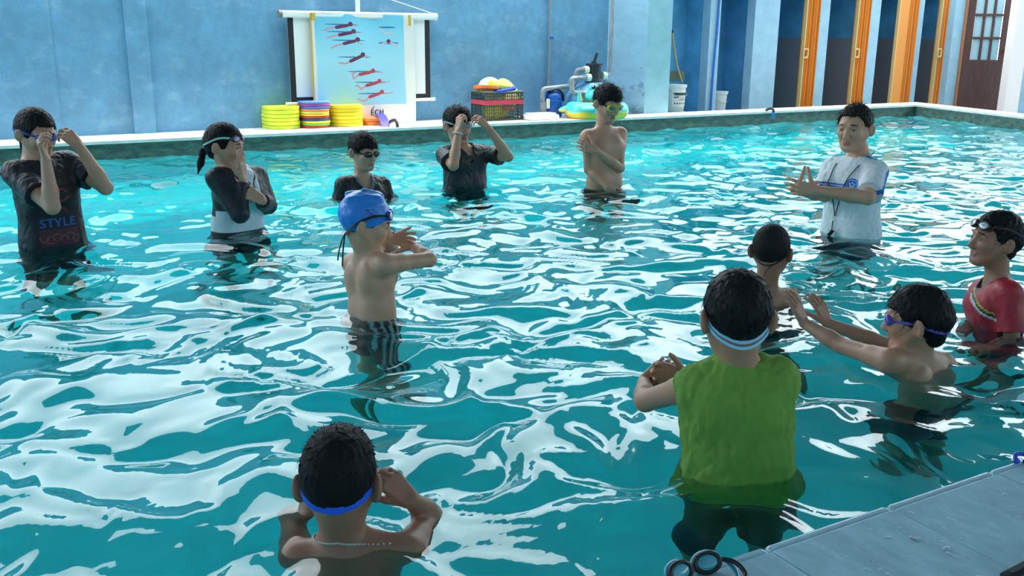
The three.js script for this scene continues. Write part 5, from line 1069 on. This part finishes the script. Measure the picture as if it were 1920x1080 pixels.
  const gp = new THREE.PlaneGeometry(pw, ph, 30, 40), gpos = gp.attributes.position;
  for (let i = 0; i < gpos.count; i++) { const y = gpos.getY(i) / ph + 0.5, x = gpos.getX(i) / pw + 0.5; gpos.setZ(i, 0.012 * n2(x * 2.2, y * 1.4) + 0.02 * (1 - y)); }
  gp.translate(0, ph / 2, 0.0); gp.computeVertexNormals();
  const back = gp.clone(); back.translate(0, 0, -0.0015);
  mesh('sheet', gp, mat(0xffffff, 0.65, { map: tex, side: THREE.DoubleSide }), p);
  const tape = mat(C(206, 168, 70), 0.5);
  mesh('tape', box(0.016, ph * 0.82, 0.002, -pw / 2 - 0.004, ph * 0.58, 0.03), tape, p);
  mesh('tape', box(0.03, 0.1, 0.002, pw / 2 - 0.06, ph - 0.06, 0.03), tape, p);
  mesh('tape', box(0.045, 0.07, 0.002, -pw / 2 + 0.02, ph - 0.04, 0.03), tape, p);
}
// ------------------------------------------------------------------ recesses: buckets, broom, hose
function bucket(px, off, y0, label, withLabel) {
  const q = farAt(px, off), o = thing('bucket', label, 'bucket', V(q.x, y0, q.z), turnF), wm = mat(C(214, 220, 222), 0.5);
  const s = [[0, 0], [0.1, 0], [0.118, 0.28], [0.128, 0.285], [0.128, 0.30], [0.118, 0.305], [0.112, 0.30], [0.095, 0.02], [0, 0.015]].map((p) => new THREE.Vector2(p[0], p[1]));
  mesh('body', new THREE.LatheGeometry(s, 32), wm, o);
  mesh('lid', new THREE.CylinderGeometry(0.13, 0.13, 0.016, 32).translate(0, 0.31, 0), mat(C(196, 208, 206), 0.55), o);
  mesh('handle', tube([V(-0.125, 0.27, 0), V(-0.09, 0.2, 0.1), V(0, 0.17, 0.13), V(0.09, 0.2, 0.1), V(0.125, 0.27, 0)], 0.003, 24, 6), mat(C(130, 134, 138), 0.4), o);
  if (withLabel) {
    const t = canvasTex(256, 192, (c, w, h) => { c.fillStyle = 'rgb(226,228,226)'; c.fillRect(0, 0, w, h); c.fillStyle = 'rgb(36,66,52)'; c.fillRect(20, 18, 200, 34); c.fillStyle = 'rgb(70,90,84)'; c.fillRect(20, 66, 60, 16); c.fillRect(90, 92, 130, 6); c.fillRect(90, 106, 100, 6); for (let i = 0; i < 6; i++) c.fillRect(24 + i * 34, 140, 20, 16); });
    const g = new THREE.CylinderGeometry(0.1175, 0.1065, 0.19, 24, 1, true, -1.1, 2.2).translate(0, 0.15, 0);
    mesh('label', g, mat(0xffffff, 0.55, { map: t }), o);
  }
  return o;
}
bucket(1266, 0.80, 0.12, 'white paint bucket with printed label in the recess beside the pillar', true);
{ const b = bucket(1266, 0.80, -0.15, 'lower white bucket with yellow rim under the labelled bucket'); b.scale.y = 0.83; mesh('rim', new THREE.TorusGeometry(0.126, 0.008, 8, 32).rotateX(Math.PI / 2).translate(0, 0.295, 0), mat(C(222, 186, 60), 0.5), b); }
bucket(1345, 1.15, 0.0, 'plain white bucket in the deep blue recess behind the hose');
{ const q = farAt(1345, 1.15), o = thing('step_block', 'grey concrete block under the plain white bucket', 'block', V(q.x, -0.15, q.z), turnF); mesh('block', rbox(0.3, 0.148, 0.3, 0.01, 0, 0.074, 0), M.concrete, o); mesh('painted_hollow', box(0.1, 0.08, 0.302, 0, 0.07, 0), mat(C(60, 62, 64), 0.9), o); }  // block is solid; a dark box paints the shade of its hole
{
  const a = farAt(1264, 1.0), o = thing('squeegee', 'wooden floor squeegee leaning in the recess beside the pillar', 'squeegee', V(a.x, 0.43, a.z), turnF);
  const wd = mat(C(150, 140, 104), 0.7);
  mesh('handle', tube([V(-0.05, 0.62, -0.05), V(0.02, 0.25, -0.02), V(0.08, 0.02, 0.03)], 0.013, 20, 8), wd, o);
  mesh('head', rbox(0.26, 0.12, 0.02, 0.006, 0.04, 0.1, -0.04), mat(C(84, 96, 84), 0.8), o);
  mesh('cap', new THREE.CylinderGeometry(0.016, 0.016, 0.04, 10).translate(-0.052, 0.63, -0.05), mat(C(30, 32, 34), 0.6), o);
}
{
  const f = (px, y) => { const q = farAt(px, FO - 0.02); return V(q.x, y, q.z); };
  tag(mesh('hose', tube([f(1333, -0.14), f(1333, 0.3), f(1334, 0.7), f(1336, 1.1), f(1337, 1.7)], 0.014, 40, 8), mat(C(36, 108, 196), 0.5), scene), 'thin blue hose hanging down the narrow pier', 'hose');
}
// ------------------------------------------------------------------ folding doors of the cubicles
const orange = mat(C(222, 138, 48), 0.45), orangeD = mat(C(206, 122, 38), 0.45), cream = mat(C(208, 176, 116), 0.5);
const DTOP = 1.68;
[[1494, 1520, 5, 0, 'between widest pier and next pier'], [1589, 1613, 5, 0, 'in the second cubicle from the deep blue recesses'], [1664, 1701, 4, 1, 'with one flat wide slat'], [1742, 1768, 6, 0, 'next to the brown door']].forEach(([a, b, n, flatSlat, where]) => {
  const p = farAt(a, FO + 0.02), q = farAt(b, FO + 0.02), W = p.distanceTo(q), o = thing('folding_door', 'orange folding cubicle door pushed open, ' + where, 'folding door', V(p.x, -0.14, p.z), turnF, 'orange folding doors of the cubicles');
  const hgt = DTOP + 0.14, w0_ = flatSlat ? W * 0.46 : 0, rest = W - w0_, step = rest / n, dep = 0.075;
  mesh('end_post', rbox(0.022, hgt, 0.05, 0.004, 0.0, hgt / 2, 0.03), cream, o);
  if (flatSlat) mesh('slat', rbox(w0_, hgt, 0.012, 0.003, w0_ / 2 + 0.012, hgt / 2, 0.045), orange, o);
  for (let i = 0; i < n; i++) for (const e of [0, 1]) {
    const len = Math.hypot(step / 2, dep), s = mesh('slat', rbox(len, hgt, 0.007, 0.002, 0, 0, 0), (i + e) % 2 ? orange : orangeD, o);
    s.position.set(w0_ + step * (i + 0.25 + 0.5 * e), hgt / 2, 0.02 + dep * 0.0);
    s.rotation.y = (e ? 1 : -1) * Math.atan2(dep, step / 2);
  }
  const hs = new THREE.Shape(); const hr = (s, w, h, r) => { s.moveTo(-w + r, -h); s.lineTo(w - r, -h); s.quadraticCurveTo(w, -h, w, -h + r); s.lineTo(w, h - r); s.quadraticCurveTo(w, h, w - r, h); s.lineTo(-w + r, h); s.quadraticCurveTo(-w, h, -w, h - r); s.lineTo(-w, -h + r); s.quadraticCurveTo(-w, -h, -w + r, -h); return s; };
  hr(hs, 0.045, 0.062, 0.025); hs.holes.push(hr(new THREE.Path(), 0.032, 0.049, 0.02));
  if (!flatSlat) mesh('handle', new THREE.ExtrudeGeometry(hs, { depth: 0.014, bevelEnabled: true, bevelSize: 0.003, bevelThickness: 0.003, bevelSegments: 2 }).translate(0.0, 0.14 + 0.80, 0.075), cream, o);
});
{ // brown glazed door at the corner
  const a = at0(1794, dz), b = at0(1887, dz), W = a.distanceTo(b), o = tag(new THREE.Group(), 'dark brown door with glazed upper half beside white post', 'door', null, 'structure');
  o.name = 'door_1'; o.position.set((a.x + b.x) / 2, -0.14, a.z); scene.add(o);
  const br = mat(0xffffff, 0.45, { map: dataTex(256, 256, (u, v) => { const k = 1 + fbm(u * 30, v * 2, 4) * 0.35; return [72 * k, 44 * k, 42 * k]; }) }), H = DTOP + 0.14 + 0.2, fr = mat(C(150, 98, 66), 0.55);
  const pb = 0.84, x0 = -W / 2 + 0.14, x1 = W / 2 - 0.16, cols = 3, rows = 4, ph = 0.315, cw = (x1 - x0) / cols;
  mesh('panel', rbox(W - 0.04, pb, 0.04, 0.004, 0, pb / 2, 0), br, o);
  mesh('stile', rbox(0.12, H, 0.042, 0.004, -W / 2 + 0.08, H / 2, 0.001), br, o);
  mesh('stile', rbox(0.14, H, 0.042, 0.004, W / 2 - 0.09, H / 2, 0.001), br, o);
  for (let i = 1; i < cols; i++) mesh('muntin', rbox(0.03, ph * rows, 0.034, 0.003, x0 + i * cw, pb + ph * rows / 2, 0), br, o);
  for (let j = 0; j <= rows; j++) mesh('rail', rbox(x1 - x0, 0.032, 0.036, 0.003, (x0 + x1) / 2, pb + j * ph, 0), br, o);
  const gl = mat(C(150, 186, 200), 0.12, { clearcoat: 0.6 });
  for (let i = 0; i < cols; i++) for (let j = 0; j < rows; j++) mesh('pane', box(cw - 0.03, ph - 0.032, 0.006, x0 + (i + 0.5) * cw, pb + (j + 0.5) * ph, -0.008), gl, o);
  for (const e of [-1, 1]) mesh('jamb', rbox(0.03, H, 0.09, 0.004, e * (W / 2 - 0.004), H / 2, 0), fr, o);
  const st = mat(C(170, 160, 140), 0.25, { metalness: 0.9 });
  const kn = mesh('knob', new THREE.SphereGeometry(0.035, 20, 14).translate(W / 2 - 0.08, 0.98, 0.08), st, o);
  mesh('rose', new THREE.CylinderGeometry(0.03, 0.034, 0.05, 18).rotateX(Math.PI / 2).translate(W / 2 - 0.08, 0.98, 0.04), st, kn);
  mesh('latch', rbox(0.05, 0.06, 0.03, 0.008, W / 2 - 0.01, 0.9, 0.04), st, o);
}
// ------------------------------------------------------------------ things on the near deck
{
  const p = onY(1318, 1082, CH), o = thing('swim_goggles', 'teal and black goggles lying on near deck edge', 'goggles', p, 0.25), tl = mat(C(50, 156, 178), 0.2, { clearcoat: 0.8 }), bk = mat(C(22, 24, 30), 0.4), s = 0.7;
  for (const [x, z, ry] of [[-0.042, 0.004, 0.25], [0.012, -0.012, -0.2]]) {
    const T4 = new THREE.Matrix4().compose(V(x, 0.018, z), new THREE.Quaternion().setFromEuler(new THREE.Euler(-0.5, ry, 0.1)), V(s, s, s));
    mesh('frame', new THREE.TorusGeometry(0.026, 0.006, 10, 28).scale(1.15, 0.85, 1.3).applyMatrix4(T4), bk, o);
    mesh('lens', new THREE.SphereGeometry(0.024, 20, 12).scale(1.15, 0.85, 0.3).applyMatrix4(T4), tl, o);
    mesh('gasket', new THREE.TorusGeometry(0.026, 0.008, 8, 24).scale(1.15, 0.85, 1).translate(0, 0, -0.012).applyMatrix4(T4), tl, o);
  }
  mesh('strap', tube([V(0.035, 0.02, -0.015), V(0.055, 0.02, 0.0), V(0.06, 0.012, 0.03), V(0.0, 0.006, 0.05), V(-0.06, 0.008, 0.045), V(-0.075, 0.015, 0.01)], 0.004, 40, 8), bk, o);
  mesh('strap', tube([V(0.03, 0.016, -0.02), V(0.048, 0.014, -0.018), V(0.05, 0.006, 0.02), V(0.01, 0.005, 0.035)], 0.004, 24, 8), tl, o);
  const q = onY(1910, 866, CH), r = thing('goggle_strap', 'blue rubber strap coiled on the deck edge', 'strap', q, turnN), bl = mat(C(38, 66, 190), 0.4);
  mesh('coil', tube([V(-0.012, 0.005, 0), V(0.0, 0.013, -0.008), V(0.02, 0.012, -0.004), V(0.022, 0.006, 0.012), V(0.0, 0.005, 0.012)], 0.0045, 30, 8), bl, r);
  mesh('clip', rbox(0.014, 0.008, 0.008, 0.002, -0.014, 0.006, 0.004), bl, r);
}
{ // corner of a black rubber mat
  const a = onY(1872, 1084, CH), o = thing('rubber_mat', 'black ribbed rubber mat on the near deck', 'mat', V(a.x, CH, a.z), turnN + 0.06);
  mesh('sheet', rbox(0.6, 0.01, 0.4, 0.004, 0.3, 0.006, 0.2), mat(C(34, 38, 44), 0.8), o);
  for (let i = 0; i < 20; i++) mesh('rib', box(0.58, 0.004, 0.008, 0.3, 0.0125, 0.012 + i * 0.02), mat(C(40, 44, 50), 0.7), o);
}
{ // standing water drops on the deck
  const g = new THREE.SphereGeometry(1, 10, 6, 0, Math.PI * 2, 0, Math.PI / 2), n = 420, m = new THREE.MeshPhysicalMaterial({ color: 0xffffff, roughness: 0.02, transmission: 1, thickness: 0.01, ior: 1.33 });
  const o = new THREE.InstancedMesh(g, m, n), M4 = new THREE.Matrix4(); o.name = 'water_drops';
  for (let i = 0; i < n; i++) {
    const s = (0.0012 + 0.0045 * rnd() ** 3), k = 1 + rnd() * 1.6, c = along(along(flat(PN1), eN, -0.05 + rnd() * 1.0), nN, 0.03 + rnd() * 0.4);
    M4.compose(V(c.x, CH + 0.0002, c.z), new THREE.Quaternion().setFromAxisAngle(UPV, rnd() * 6), V(s * k, s * 0.45, s));
    o.setMatrixAt(i, M4);
  }
  scene.add(tag(o, 'water drops standing on the near deck tiles', 'water drops', null, 'stuff'));
}
// hazy sun along the far wall: it falls through the gap between wall and roof on to the ledge
sun.position.copy(eF).multiplyScalar(Math.cos(0.95) * 20).add(V(0, Math.sin(0.95) * 20, 0)).addScaledVector(nF, 1.2);
sun.castShadow = true;
sun.shadow.radius = 4;
Object.assign(sun.shadow.camera, { left: -14, right: 14, top: 14, bottom: -14, near: 0.5, far: 60 });
sun.shadow.mapSize.set(2048, 2048);
sun.target.position.set(0, 0, -9);
sun.position.add(sun.target.position);
scene.add(sun, sun.target);
renderer.render(scene, camera);
